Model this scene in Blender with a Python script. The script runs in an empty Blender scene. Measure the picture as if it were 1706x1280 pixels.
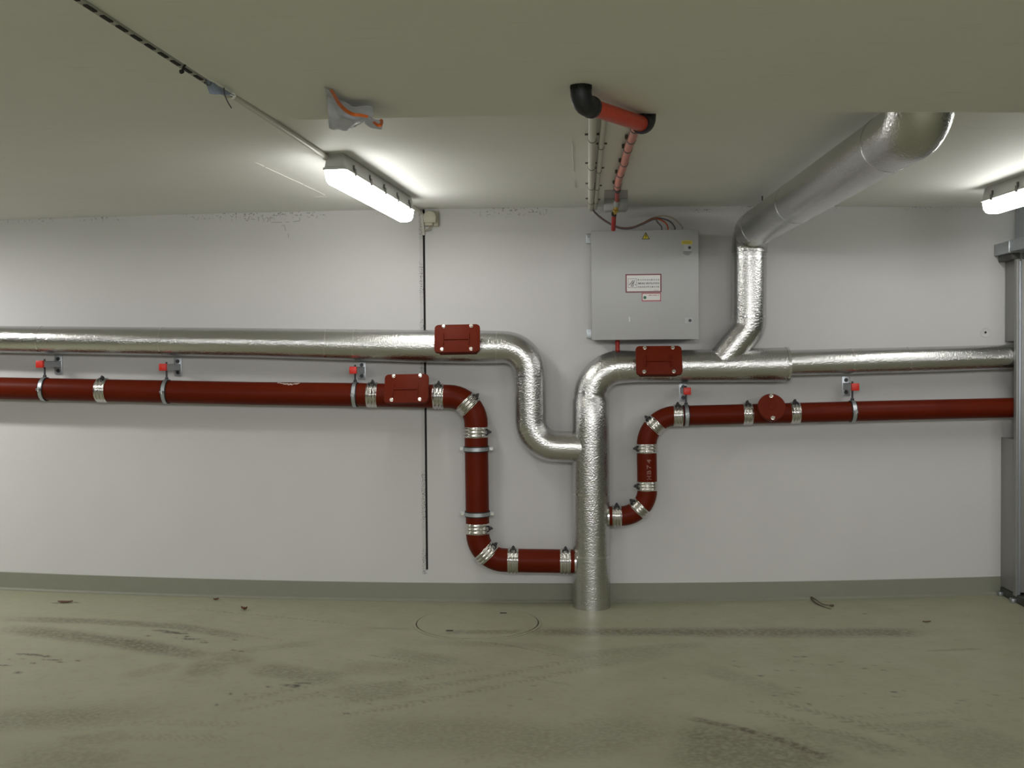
import bpy, bmesh, math, random
import numpy as np
from mathutils import Vector, Matrix, noise as mnoise

random.seed(7)
scene = bpy.context.scene
COL = scene.collection

# ------------------------------------------------------------------ camera
W_PX, H_PX = 1706, 1280
F = 1716.0                                   # focal length in pixels (about 36 mm equivalent)
CAM = Vector((0.0, -6.0, 1.416))
YAW = math.atan((930 - 853) / F)             # looking a little to the left
PITCH = math.atan(40 / F)                    # and a little down
ROLL = 0.0075
fw = Vector((-math.sin(YAW) * math.cos(PITCH), math.cos(YAW) * math.cos(PITCH), -math.sin(PITCH)))
r0 = Vector((math.cos(YAW), math.sin(YAW), 0))
u0 = r0.cross(fw)
rt = (math.cos(ROLL) * r0 - math.sin(ROLL) * u0).normalized()
up = rt.cross(fw).normalized()
cam_data = bpy.data.cameras.new('camera')
cam_data.sensor_width = 36.0
cam_data.lens = F * 36.0 / W_PX
cam_data.clip_start = 0.05
cam = bpy.data.objects.new('camera', cam_data)
COL.objects.link(cam)
cam.matrix_world = Matrix(((rt.x, up.x, -fw.x, CAM.x), (rt.y, up.y, -fw.y, CAM.y),
                           (rt.z, up.z, -fw.z, CAM.z), (0, 0, 0, 1)))
scene.camera = cam

# ------------------------------------------------------------------ world, lamps of the garage, exposure
TUBE = 18.0          # radiance of the lit lamp covers
BACK_LAMP = 45.0     # watts of each ceiling lamp further down the garage
world = bpy.data.worlds.new('world')
scene.world = world
world.use_nodes = True
bgn = world.node_tree.nodes['Background']
bgn.inputs[0].default_value = (0.75, 0.80, 0.74, 1)
bgn.inputs[1].default_value = 0.07
scene.view_settings.view_transform = 'Standard'
scene.view_settings.look = 'None'
scene.view_settings.gamma = 1.0
scene.view_settings.use_curve_mapping = False
scene.view_settings.exposure = 0.0

def ceiling_lamp_light(x, y, z, power, tilt=62):
    """a fluorescent ceiling lamp further back in the garage"""
    l = bpy.data.lights.new('garage_lamp_light', 'AREA')
    l.shape = 'RECTANGLE'
    l.size, l.size_y = 1.25, 0.16
    l.energy = power
    l.color = (1.0, 0.99, 0.965)
    o = bpy.data.objects.new('garage_lamp_light', l)
    o.location = (x, y, z)
    o.rotation_euler = (math.radians(tilt), 0, 0)     # tubes shine sideways as well as down
    COL.objects.link(o)
for lx, ly in ((-3.6, -6.6), (0.2, -6.6), (3.6, -6.6), (-1.6, -10.2), (2.0, -10.2)):
    ceiling_lamp_light(lx, ly, 2.24, BACK_LAMP)
ceiling_lamp_light(-4.25, -1.1, 2.22, 38.0, 0)      # next lamp of the front row, left of the picture

stripe_l = bpy.data.lights.new('foil_stripe_light', 'AREA')     # weak bluish light added unseen behind the camera for a stripe on the foil
stripe_l.shape = 'RECTANGLE'
stripe_l.size, stripe_l.size_y = 4.2, 1.7
stripe_l.energy = 16.0
stripe_l.color = (0.80, 0.86, 1.0)
stripe_o = bpy.data.objects.new('foil_stripe_light', stripe_l)
stripe_o.location = (0.9, -13.4, 1.15)
stripe_o.rotation_euler = (math.radians(90), 0, 0)
COL.objects.link(stripe_o)

# ------------------------------------------------------------------ pixel -> place on a real surface
def ray(px, py):
    return fw + rt * ((px - 853.0) / F) + up * ((640.0 - py) / F)
def W(px, py, off=0.0):
    """point on the plane parallel to the back wall, off metres in front of it"""
    d = ray(px, py)
    return CAM + d * ((-off - CAM.y) / d.y)
def Z(px, py, z):
    """point on the horizontal plane at height z"""
    d = ray(px, py)
    return CAM + d * ((z - CAM.z) / d.z)

def fit(points, off, deg):
    P = [W(x, y, off) for x, y in points]
    c = np.polyfit([p.x for p in P], [p.z for p in P], deg)
    return lambda x, lo=P[0].x - .25, hi=P[-1].x + .25: float(np.polyval(c, min(max(x, lo), hi)))

zf = fit([(0, 983), (280, 990.5), (560, 998.6), (771, 1004), (1017, 1003.5), (1160, 1001), (1405, 996), (1655, 991)], 0.0, 2)
zb = fit([(0, 953.6), (300, 962), (600, 969.7), (806, 974), (1160, 971.5), (1422, 966), (1658, 961.6)], 0.006, 2)
zc = fit([(0, 367), (200, 361), (400, 354.5), (560, 350.5), (700, 348.5), (900, 347), (1233, 344), (1392, 343.5), (1627, 346)], 0.0, 3)
BEAM_Y = -2.87
zs = fit([(462, 200.5), (640, 196), (840, 192), (985, 190), (1266, 187.5), (1480, 186.5), (1706, 187)], -BEAM_Y, 2)
def G(px, py):
    p = Z(px, py, 0.0)
    for _ in range(4):
        p = Z(px, py, zf(p.x))
    return p
def C(px, py, below=0.0):
    p = Z(px, py, 2.30)
    for _ in range(4):
        p = Z(px, py, zc(p.x) - below)
    return p
def S(px, py, below=0.0):
    p = Z(px, py, 2.17)
    for _ in range(4):
        p = Z(px, py, zs(p.x) - below)
    return p

# ------------------------------------------------------------------ materials
def mat(name, color, rough=0.5, metal=0.0, spec=0.5, noise=0.0, nscale=20.0, bump=0.0, bscale=60.0, bdist=0.002, detail=4.0):
    m = bpy.data.materials.new(name)
    m.use_nodes = True
    nt = m.node_tree
    b = nt.nodes['Principled BSDF']
    b.inputs['Base Color'].default_value = (*color, 1)
    b.inputs['Roughness'].default_value = rough
    b.inputs['Metallic'].default_value = metal
    b.inputs['Specular IOR Level'].default_value = spec
    tc = nt.nodes.new('ShaderNodeTexCoord')
    if noise > 0:
        n = nt.nodes.new('ShaderNodeTexNoise')
        n.inputs['Scale'].default_value = nscale
        n.inputs['Detail'].default_value = detail
        nt.links.new(tc.outputs['Object'], n.inputs['Vector'])
        mx = nt.nodes.new('ShaderNodeMix')
        mx.data_type = 'RGBA'
        mx.inputs[6].default_value = (*[c * (1 - noise) for c in color], 1)
        mx.inputs[7].default_value = (*[min(1, c * (1 + noise)) for c in color], 1)
        nt.links.new(n.outputs['Fac'], mx.inputs[0])
        nt.links.new(mx.outputs[2], b.inputs['Base Color'])
    if bump > 0:
        n2 = nt.nodes.new('ShaderNodeTexNoise')
        n2.inputs['Scale'].default_value = bscale
        n2.inputs['Detail'].default_value = 3.0
        nt.links.new(tc.outputs['Object'], n2.inputs['Vector'])
        bp = nt.nodes.new('ShaderNodeBump')
        bp.inputs['Strength'].default_value = bump
        bp.inputs['Distance'].default_value = bdist
        nt.links.new(n2.outputs['Fac'], bp.inputs['Height'])
        nt.links.new(bp.outputs['Normal'], b.inputs['Normal'])
    return m

M = {}
M['foil'] = mat('aluminium_foil', (0.60, 0.60, 0.59), 0.20, 1.0, bump=0.8, bscale=115, bdist=0.0030)
M['foil_tape'] = mat('aluminium_tape', (0.70, 0.70, 0.69), 0.18, 1.0, bump=0.4, bscale=100, bdist=0.0016)
M['red_iron'] = mat('red_oxide_cast_iron', (0.108, 0.0108, 0.0024), 0.42, 0.0, 0.10, noise=0.18, nscale=9, bump=0.10, bscale=160, bdist=0.0008)
M['red_cover'] = mat('red_oxide_cover', (0.125, 0.0130, 0.0035), 0.55, 0.0, 0.12, noise=0.15, nscale=25, bump=0.2, bscale=220, bdist=0.0006)
M['steel'] = mat('stainless_steel', (0.70, 0.69, 0.66), 0.20, 1.0, noise=0.04, nscale=40)
M['zinc'] = mat('galvanised_steel', (0.50, 0.53, 0.56), 0.42, 0.85, noise=0.15, nscale=70)
M['rubber'] = mat('black_rubber', (0.009, 0.009, 0.011), 0.5, noise=0.2, nscale=50)
M['dark_steel'] = mat('dark_screw_steel', (0.055, 0.055, 0.06), 0.4, 0.6, noise=0.2, nscale=90)
M['cap_red'] = mat('bright_red_plastic', (0.62, 0.022, 0.012), 0.4, noise=0.06, nscale=60)
M['bolt'] = mat('bright_bolt', (0.72, 0.70, 0.64), 0.25, 1.0, noise=0.1, nscale=200)
M['cabinet'] = mat('light_grey_lacquer', (0.450, 0.453, 0.465), 0.42, noise=0.02, nscale=14, bump=0.06, bscale=500, bdist=0.0004)
M['cab_line'] = mat('grey_gasket', (0.20, 0.20, 0.20), 0.6, noise=0.1, nscale=60)
M['label_white'] = mat('white_sticker', (0.74, 0.73, 0.72), 0.4, noise=0.02, nscale=40)
M['label_red'] = mat('maroon_print', (0.17, 0.012, 0.022), 0.45, noise=0.05, nscale=90)
M['label_pink'] = mat('red_print', (0.40, 0.05, 0.07), 0.45, noise=0.05, nscale=90)
M['ink'] = mat('black_print', (0.018, 0.018, 0.022), 0.5, noise=0.05, nscale=90)
M['yellow'] = mat('yellow_sticker', (0.62, 0.50, 0.02), 0.45, noise=0.05, nscale=60)
M['green'] = mat('green_print', (0.02, 0.13, 0.07), 0.45, noise=0.05, nscale=60)
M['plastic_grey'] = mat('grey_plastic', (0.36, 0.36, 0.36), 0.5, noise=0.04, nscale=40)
M['plastic_beige'] = mat('beige_plastic', (0.50, 0.48, 0.38), 0.5, noise=0.05, nscale=40)
M['conduit'] = mat('pale_grey_conduit', (0.60, 0.59, 0.52), 0.45, noise=0.05, nscale=40)
M['housing'] = mat('lamp_housing_grey', (0.50, 0.50, 0.48), 0.5, noise=0.04, nscale=30)
M['clip'] = mat('dark_clip', (0.13, 0.13, 0.12), 0.45, noise=0.1, nscale=60)
M['hose_red'] = mat('orange_red_hose', (0.50, 0.045, 0.015), 0.38, noise=0.22, nscale=60)
M['hose_pink'] = mat('salmon_conduit', (0.62, 0.20, 0.15), 0.45, noise=0.08, nscale=60)
M['pipe_red'] = mat('signal_red_pipe', (0.42, 0.018, 0.012), 0.35, noise=0.06, nscale=60)
M['brass'] = mat('brass', (0.65, 0.45, 0.14), 0.28, 1.0, noise=0.08, nscale=90)
M['wire_grey'] = mat('grey_wire', (0.16, 0.155, 0.16), 0.5, noise=0.08, nscale=90)
M['wire_orange'] = mat('orange_wire', (0.50, 0.085, 0.03), 0.5, noise=0.08, nscale=90)
M['wire_dark'] = mat('dark_wire', (0.085, 0.085, 0.095), 0.5, noise=0.08, nscale=90)
M['wire_beige'] = mat('beige_wire', (0.38, 0.34, 0.26), 0.5, noise=0.08, nscale=90)
M['film'] = mat('grey_blue_plastic_film', (0.46, 0.475, 0.56), 0.22, noise=0.12, nscale=25, bump=0.3, bscale=40, bdist=0.004)
M['film_blue'] = mat('blue_plastic_film', (0.28, 0.34, 0.47), 0.35, noise=0.08, nscale=25)
M['tape_orange'] = mat('orange_strap', (0.52, 0.11, 0.012), 0.45, noise=0.25, nscale=50)
M['gate'] = mat('grey_gate_paint', (0.26, 0.26, 0.25), 0.4, 0.2, noise=0.06, nscale=12)
M['gate_edge'] = mat('pale_steel_edge', (0.45, 0.49, 0.56), 0.35, 0.7, noise=0.06, nscale=30)
M['gate_dark'] = mat('dark_base_steel', (0.06, 0.06, 0.055), 0.5, 0.3, noise=0.15, nscale=30)
M['joint_black'] = mat('black_joint_foam', (0.012, 0.011, 0.012), 0.8, noise=0.3, nscale=80)
M['joint_trim'] = mat('grey_joint_trim', (0.40, 0.40, 0.36), 0.6, noise=0.1, nscale=40)
M['board_grey'] = mat('grey_skirting_paint', (0.235, 0.24, 0.19), 0.45, noise=0.05, nscale=14, bump=0.1, bscale=60)
M['leaf'] = mat('dry_brown_leaf', (0.10, 0.035, 0.02), 0.7, noise=0.4, nscale=120)
M['twig'] = mat('dry_dark_twig', (0.085, 0.065, 0.040), 0.8, noise=0.3, nscale=120)
M['pit'] = mat('dark_hole', (0.015, 0.012, 0.010), 0.9, noise=0.3, nscale=120)
M['white_line'] = mat('glossy_sealer_ridge', (0.85, 0.84, 0.78), 0.2, noise=0.05, nscale=90)
M['pencil'] = mat('pencil_grey', (0.33, 0.32, 0.30), 0.8, noise=0.35, nscale=160)
M['letters'] = mat('worn_letter_paint', (0.24, 0.11, 0.09), 0.6, noise=0.5, nscale=60)
M['scuff'] = mat('pale_primer_scuff', (0.50, 0.40, 0.36), 0.6, noise=0.25, nscale=100)

m = bpy.data.materials.new('lit_lamp_cover')
m.use_nodes = True
b = m.node_tree.nodes['Principled BSDF']
b.inputs['Base Color'].default_value = (0.9, 0.9, 0.86, 1)
b.inputs['Emission Color'].default_value = (1.0, 0.99, 0.95, 1)
b.inputs['Emission Strength'].default_value = TUBE
M['lit'] = m

JX0, JX1 = W(706, 380).x, W(711.5, 955).x        # the joint in the back wall
JZ0, JZ1 = W(706, 380).z, W(711.5, 955).z
JB = (JX1 - JX0) / (JZ1 - JZ0)
JA = JX0 - JB * JZ0

def node_math(nt, op, a, b=None, clamp=False):
    n = nt.nodes.new('ShaderNodeMath')
    n.operation = op
    n.use_clamp = clamp
    for i, v in enumerate((a, b)):
        if v is None:
            continue
        if isinstance(v, (int, float)):
            n.inputs[i].default_value = v
        else:
            nt.links.new(v, n.inputs[i])
    return n.outputs[0]
def node_range(nt, v, a, b_, c=0.0, d=1.0):
    n = nt.nodes.new('ShaderNodeMapRange')
    n.interpolation_type = 'SMOOTHSTEP'
    nt.links.new(v, n.inputs[0])
    for i, q in enumerate((a, b_, c, d)):
        n.inputs[i + 1].default_value = q
    return n.outputs[0]
def node_noise(nt, vec, scale, detail=3.0):
    n = nt.nodes.new('ShaderNodeTexNoise')
    n.inputs['Scale'].default_value = scale
    n.inputs['Detail'].default_value = detail
    nt.links.new(vec, n.inputs['Vector'])
    return n.outputs['Fac']
def node_mix(nt, fac, a, b_):
    n = nt.nodes.new('ShaderNodeMix')
    n.data_type = 'RGBA'
    nt.links.new(fac, n.inputs[0])
    for i, v in ((6, a), (7, b_)):
        if isinstance(v, tuple):
            n.inputs[i].default_value = (*v, 1)
        else:
            nt.links.new(v, n.inputs[i])
    return n.outputs[2]

def wall_material():
    m = bpy.data.materials.new('white_wall_paint')
    m.use_nodes = True
    nt = m.node_tree
    b = nt.nodes['Principled BSDF']
    b.inputs['Roughness'].default_value = 0.75
    b.inputs['Specular IOR Level'].default_value = 0.25
    tc = nt.nodes.new('ShaderNodeTexCoord').outputs['Object']
    sp = nt.nodes.new('ShaderNodeSeparateXYZ')
    nt.links.new(tc, sp.inputs[0])
    x, z = sp.outputs['X'], sp.outputs['Z']
    base = node_mix(nt, node_noise(nt, tc, 2.2, 5), (0.590, 0.583, 0.578), (0.640, 0.633, 0.628))
    # flaked paint beside the joint
    line = node_math(nt, 'ADD', node_math(nt, 'MULTIPLY', z, JB), JA)
    d = node_math(nt, 'SUBTRACT', x, line)
    ad = node_math(nt, 'ABSOLUTE', node_math(nt, 'ADD', d, 0.014))
    near = node_range(nt, ad, 0.006, 0.024, 1.0, 0.0)
    strip = node_range(nt, node_math(nt, 'ABSOLUTE', node_math(nt, 'ADD', d, 0.016)), 0.009, 0.012, 0.35, 0.0)
    zlim = node_math(nt, 'GREATER_THAN', z, 0.16)
    base = node_mix(nt, node_math(nt, 'MULTIPLY', strip, zlim), base, (0.40, 0.39, 0.37))
    flecks = node_range(nt, node_noise(nt, tc, 170, 3), 0.55, 0.60)
    where = node_range(nt, node_noise(nt, tc, 4.5, 1), 0.46, 0.54)
    fl = node_math(nt, 'MULTIPLY', node_math(nt, 'MULTIPLY', flecks, near), node_math(nt, 'MULTIPLY', where, zlim))
    base = node_mix(nt, fl, base, (0.06, 0.055, 0.055))
    # ragged paint edge under the ceiling
    top = node_range(nt, z, 2.235, 2.285)
    fl2 = node_math(nt, 'MULTIPLY', node_range(nt, node_noise(nt, tc, 75, 4), 0.56, 0.63), top)
    fl2 = node_math(nt, 'MULTIPLY', fl2, node_range(nt, node_noise(nt, tc, 3.3, 2), 0.44, 0.58))
    base = node_mix(nt, node_math(nt, 'MULTIPLY', fl2, 0.7), base, (0.10, 0.10, 0.095))
    nt.links.new(base, b.inputs['Base Color'])
    bp = nt.nodes.new('ShaderNodeBump')
    bp.inputs['Strength'].default_value = 0.12
    bp.inputs['Distance'].default_value = 0.002
    nt.links.new(node_noise(nt, tc, 90, 3), bp.inputs['Height'])
    nt.links.new(bp.outputs['Normal'], b.inputs['Normal'])
    return m
M['wall'] = wall_material()

def ceiling_material():
    m = bpy.data.materials.new('pale_ceiling_paint')
    m.use_nodes = True
    nt = m.node_tree
    b = nt.nodes['Principled BSDF']
    b.inputs['Roughness'].default_value = 0.62
    b.inputs['Specular IOR Level'].default_value = 0.35
    tc = nt.nodes.new('ShaderNodeTexCoord').outputs['Object']
    base = node_mix(nt, node_noise(nt, tc, 1.6, 5), (0.77, 0.77, 0.74), (0.83, 0.83, 0.80))
    sc = nt.nodes.new('ShaderNodeMapping')
    sc.inputs['Scale'].default_value = (6, 90, 6)
    nt.links.new(tc, sc.inputs['Vector'])
    st = node_range(nt, node_noise(nt, sc.outputs[0], 1.0, 2), 0.62, 0.72, 0.0, 0.12)
    base = node_mix(nt, st, base, (0.40, 0.39, 0.34))
    nt.links.new(base, b.inputs['Base Color'])
    bp = nt.nodes.new('ShaderNodeBump')
    bp.inputs['Strength'].default_value = 0.15
    bp.inputs['Distance'].default_value = 0.002
    nt.links.new(node_noise(nt, tc, 55, 3), bp.inputs['Height'])
    nt.links.new(bp.outputs['Normal'], b.inputs['Normal'])
    return m
M['ceiling'] = ceiling_material()

def floor_material():
    m = bpy.data.materials.new('green_grey_coated_floor')
    m.use_nodes = True
    nt = m.node_tree
    b = nt.nodes['Principled BSDF']
    tc = nt.nodes.new('ShaderNodeTexCoord').outputs['Object']
    base = node_mix(nt, node_noise(nt, tc, 1.4, 5), (0.282, 0.280, 0.190), (0.348, 0.348, 0.245))
    fine = node_range(nt, node_noise(nt, tc, 26, 5), 0.50, 0.75, 0.0, 0.22)
    base = node_mix(nt, fine, base, (0.19, 0.182, 0.117))
    at = nt.nodes.new('ShaderNodeAttribute')
    at.attribute_name = 'stain'
    grain = node_range(nt, node_noise(nt, tc, 48, 6), 0.30, 0.66, 0.30, 1.0)
    s = node_math(nt, 'MULTIPLY', at.outputs['Fac'], grain, clamp=True)
    base = node_mix(nt, s, base, (0.098, 0.084, 0.050))
    a2 = nt.nodes.new('ShaderNodeAttribute')
    a2.attribute_name = 'mark'
    g2 = node_range(nt, node_noise(nt, tc, 90, 4), 0.36, 0.54, 0.35, 1.0)
    base = node_mix(nt, node_math(nt, 'MULTIPLY', a2.outputs['Fac'], g2, clamp=True), base, (0.034, 0.028, 0.020))
    nt.links.new(base, b.inputs['Base Color'])
    nt.links.new(node_range(nt, node_noise(nt, tc, 5, 4), 0.2, 0.8, 0.36, 0.55), b.inputs['Roughness'])
    b.inputs['Specular IOR Level'].default_value = 0.4
    bp = nt.nodes.new('ShaderNodeBump')
    bp.inputs['Strength'].default_value = 0.10
    bp.inputs['Distance'].default_value = 0.003
    nt.links.new(node_noise(nt, tc, 30, 4), bp.inputs['Height'])
    nt.links.new(bp.outputs['Normal'], b.inputs['Normal'])
    return m
M['floor'] = floor_material()

# ------------------------------------------------------------------ mesh helpers
def smooth_mesh(me, angle=35):
    me.polygons.foreach_set('use_smooth', [True] * len(me.polygons))
    me.set_sharp_from_angle(angle=math.radians(angle))
def obj(name, bm, material, parent=None, smooth=True, angle=35, recalc=True):
    """link a bmesh (built in world coordinates) as one object; its origin is its parent's, or its own lowest middle"""
    if recalc:
        bmesh.ops.recalc_face_normals(bm, faces=bm.faces[:])
    if parent is not None:
        p = parent
        org = Vector((0, 0, 0))
        while p is not None:
            org += p.location
            p = p.parent
    else:
        vs = [v.co for v in bm.verts]
        org = Vector(((min(v.x for v in vs) + max(v.x for v in vs)) / 2, (min(v.y for v in vs) + max(v.y for v in vs)) / 2, min(v.z for v in vs)))
    bmesh.ops.translate(bm, verts=bm.verts[:], vec=-org)
    me = bpy.data.meshes.new(name)
    bm.to_mesh(me)
    bm.free()
    if smooth:
        smooth_mesh(me, angle)
    me.materials.append(material)
    o = bpy.data.objects.new(name, me)
    COL.objects.link(o)
    if parent is not None:
        o.parent = parent
    else:
        o.location = org
    return o
def tag(o, label, cat, group=None, kind=None):
    o['label'] = label
    o['category'] = cat
    if group:
        o['group'] = group
    if kind:
        o['kind'] = kind
    return o
def thing(name, loc, label, cat, group=None):
    o = bpy.data.objects.new(name, None)
    o.empty_display_size = 0.05
    o.location = loc
    COL.objects.link(o)
    return tag(o, label, cat, group)
def structure(name, bm, material, parent=None, smooth=False):
    vs = [v.co.copy() for v in bm.verts]
    o = obj_world(name, bm, material, smooth)
    o['kind'] = 'structure'
    return o
def obj_world(name, bm, material, smooth=False):
    bmesh.ops.recalc_face_normals(bm, faces=bm.faces[:])
    me = bpy.data.meshes.new(name)
    bm.to_mesh(me)
    bm.free()
    if smooth:
        smooth_mesh(me)
    me.materials.append(material)
    o = bpy.data.objects.new(name, me)
    COL.objects.link(o)
    return o

def box(bm, lo, hi, bevel=0.0, mtx=None, segs=2):
    lo, hi = Vector(lo), Vector(hi)
    r = bmesh.ops.create_cube(bm, size=1.0)
    vs = r['verts']
    for v in vs:
        v.co = Vector(((lo.x + hi.x) / 2 + v.co.x * (hi.x - lo.x), (lo.y + hi.y) / 2 + v.co.y * (hi.y - lo.y), (lo.z + hi.z) / 2 + v.co.z * (hi.z - lo.z)))
    if bevel > 0:
        es = list({e for v in vs for e in v.link_edges})
        rb = bmesh.ops.bevel(bm, geom=es, offset=bevel, segments=segs, affect='EDGES', profile=0.5)
        vs = list({v for f in rb['faces'] for v in f.verts} | {v for v in vs if v.is_valid})
    if mtx is not None:
        vset = set()
        for v in vs:
            if v.is_valid and v not in vset:
                vset.add(v)
                v.co = mtx @ v.co
    return vs
def frame_from(t, ref=Vector((0, -1, 0))):
    t = t.normalized()
    a = ref - t * ref.dot(t)
    if a.length < 1e-4:
        a = Vector((0, 0, 1)) - t * t.z
    a.normalize()
    return a, t.cross(a)
def sweep(bm, pts, rad, seg=32, cap=True, ref=Vector((0, -1, 0))):
    n = len(pts)
    if isinstance(rad, (int, float)):
        rad = [rad] * n
    rings = []
    a = None
    for i, p in enumerate(pts):
        t = (pts[min(i + 1, n - 1)] - pts[max(i - 1, 0)]).normalized()
        if a is None:
            a, b_ = frame_from(t, ref)
        else:
            a = (a - t * a.dot(t)).normalized()
            b_ = t.cross(a)
        rings.append([bm.verts.new(p + (a * math.cos(2 * math.pi * k / seg) + b_ * math.sin(2 * math.pi * k / seg)) * rad[i]) for k in range(seg)])
    for i in range(n - 1):
        for k in range(seg):
            k2 = (k + 1) % seg
            bm.faces.new((rings[i][k], rings[i][k2], rings[i + 1][k2], rings[i + 1][k]))
    if cap:
        bm.faces.new(rings[0])
        bm.faces.new(rings[-1])
def lathe(bm, org, axis, prof, seg=32, ref=Vector((0, -1, 0)), closed=False, cap=False):
    """profile (t along the axis, r); closed joins the last ring to the first (a band)"""
    t = axis.normalized()
    a, b_ = frame_from(t, ref)
    rings = []
    for (s, r) in prof:
        rings.append([bm.verts.new(org + t * s + (a * math.cos(2 * math.pi * k / seg) + b_ * math.sin(2 * math.pi * k / seg)) * r) for k in range(seg)])
    m_ = len(rings)
    for i in range(m_ if closed else m_ - 1):
        j = (i + 1) % m_
        for k in range(seg):
            k2 = (k + 1) % seg
            bm.faces.new((rings[i][k], rings[i][k2], rings[j][k2], rings[j][k]))
    if cap:
        bm.faces.new(rings[0])
        bm.faces.new(rings[-1])
def disc(bm, org, axis, r, h, seg=16, chamf=0.0, ref=Vector((0, 0, 1))):
    c = chamf or h * 0.2
    lathe(bm, org, axis, [(0, r), (h - c, r), (h, r - c)], seg, ref, cap=True)
def prism(bm, poly, mtx, h, bevel=0.0):
    """2-D outline extruded from 0 to h along the local normal"""
    bot = [bm.verts.new(mtx @ Vector((x, y, 0))) for x, y in poly]
    top = [bm.verts.new(mtx @ Vector((x, y, h))) for x, y in poly]
    n = len(poly)
    fs = [bm.faces.new(bot[::-1]), bm.faces.new(top)]
    for i in range(n):
        fs.append(bm.faces.new((bot[i], bot[(i + 1) % n], top[(i + 1) % n], top[i])))
    if bevel > 0:
        es = [e for e in fs[1].edges]
        bmesh.ops.bevel(bm, geom=es, offset=bevel, segments=2, affect='EDGES', profile=0.5)
def round_rect(w, h, r, n=6):
    out = []
    for cx, cy, a0 in ((w / 2 - r, h / 2 - r, 0), (-w / 2 + r, h / 2 - r, 90), (-w / 2 + r, -h / 2 + r, 180), (w / 2 - r, -h / 2 + r, 270)):
        for k in range(n + 1):
            a = math.radians(a0 + 90 * k / n)
            out.append((cx + r * math.cos(a), cy + r * math.sin(a)))
    return out
def fillet(ctrl, step=0.02):
    """control points (P, bend radius, pipe radius) -> dense path and radii"""
    pts, rad = [], []
    def put(p, r):
        if not pts or (p - pts[-1]).length > 1e-4:
            pts.append(p)
            rad.append(r)
    n = len(ctrl)
    for i, (P, br, R) in enumerate(ctrl):
        if i == 0 or i == n - 1 or br <= 0:
            if pts:
                q, rq = pts[-1], rad[-1]
                k = max(1, int((P - q).length / 0.15))
                for j in range(1, k + 1):
                    put(q.lerp(P, j / k), rq + (R - rq) * j / k)
            else:
                put(P, R)
            continue
        d1 = (ctrl[i - 1][0] - P).normalized()
        d2 = (ctrl[i + 1][0] - P).normalized()
        ang = d1.angle(d2)
        if math.pi - ang < 1e-3:
            put(P, R)
            continue
        tl = br / math.tan(ang / 2)
        c = P + (d1 + d2).normalized() * (br / math.sin(ang / 2))
        s, e = P + d1 * tl, P + d2 * tl
        q, rq = pts[-1], rad[-1]
        k = max(1, int((s - q).length / 0.15))
        for j in range(1, k + 1):
            put(q.lerp(s, j / k), rq + (R - rq) * j / k)
        v1, v2 = s - c, e - c
        th = v1.angle(v2)
        m_ = max(6, int(th * br / step))
        for j in range(1, m_ + 1):
            w = j / m_
            v = (v1 * math.sin((1 - w) * th) + v2 * math.sin(w * th)) / math.sin(th)
            put(c + v, R)
    return pts, rad
class Path:
    def __init__(self, ctrl):
        self.p, self.r = fillet(ctrl)
        self.s = [0.0]
        for i in range(1, len(self.p)):
            self.s.append(self.s[-1] + (self.p[i] - self.p[i - 1]).length)
    def at(self, s):
        s = min(max(s, 0), self.s[-1])
        for i in range(1, len(self.s)):
            if s <= self.s[i] + 1e-9:
                k = (s - self.s[i - 1]) / (self.s[i] - self.s[i - 1])
                t = (self.p[i] - self.p[i - 1]).normalized()
                return self.p[i - 1].lerp(self.p[i], k), t, self.r[i - 1] + (self.r[i] - self.r[i - 1]) * k
        return self.p[-1], (self.p[-1] - self.p[-2]).normalized(), self.r[-1]
    def near(self, q):
        best = (1e9, 0)
        for i in range(1, len(self.p)):
            a, b_ = self.p[i - 1], self.p[i]
            d = b_ - a
            k = min(max((q - a).dot(d) / d.dot(d), 0), 1)
            e = (a + d * k - q).length
            if e < best[0]:
                best = (e, self.s[i - 1] + d.length * k)
        return best[1]
    def cut(self, s0, s1):
        P0, _, R0 = self.at(s0)
        P1, _, R1 = self.at(s1)
        pts, rad = [P0], [R0]
        for p, r, s in zip(self.p, self.r, self.s):
            if s0 + 1e-4 < s < s1 - 1e-4:
                pts.append(p)
                rad.append(r)
        return pts + [P1], rad + [R1]
    def turn(self, s0, s1):
        return math.degrees(self.at(s0 + .002)[1].angle(self.at(s1 - .002)[1]))

def add_screw(name, P, n, r, h, parent, material=None):
    bm = bmesh.new()
    n = n.normalized()
    lathe(bm, P, n, [(0, r * 1.25), (h * .25, r * 1.25), (h * .3, r), (h, r * .92), (h, r * .45), (h * .7, r * .4)], 12, Vector((0, 0, 1)), cap=True)
    return obj(name, bm, material or M['bolt'], parent)

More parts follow.
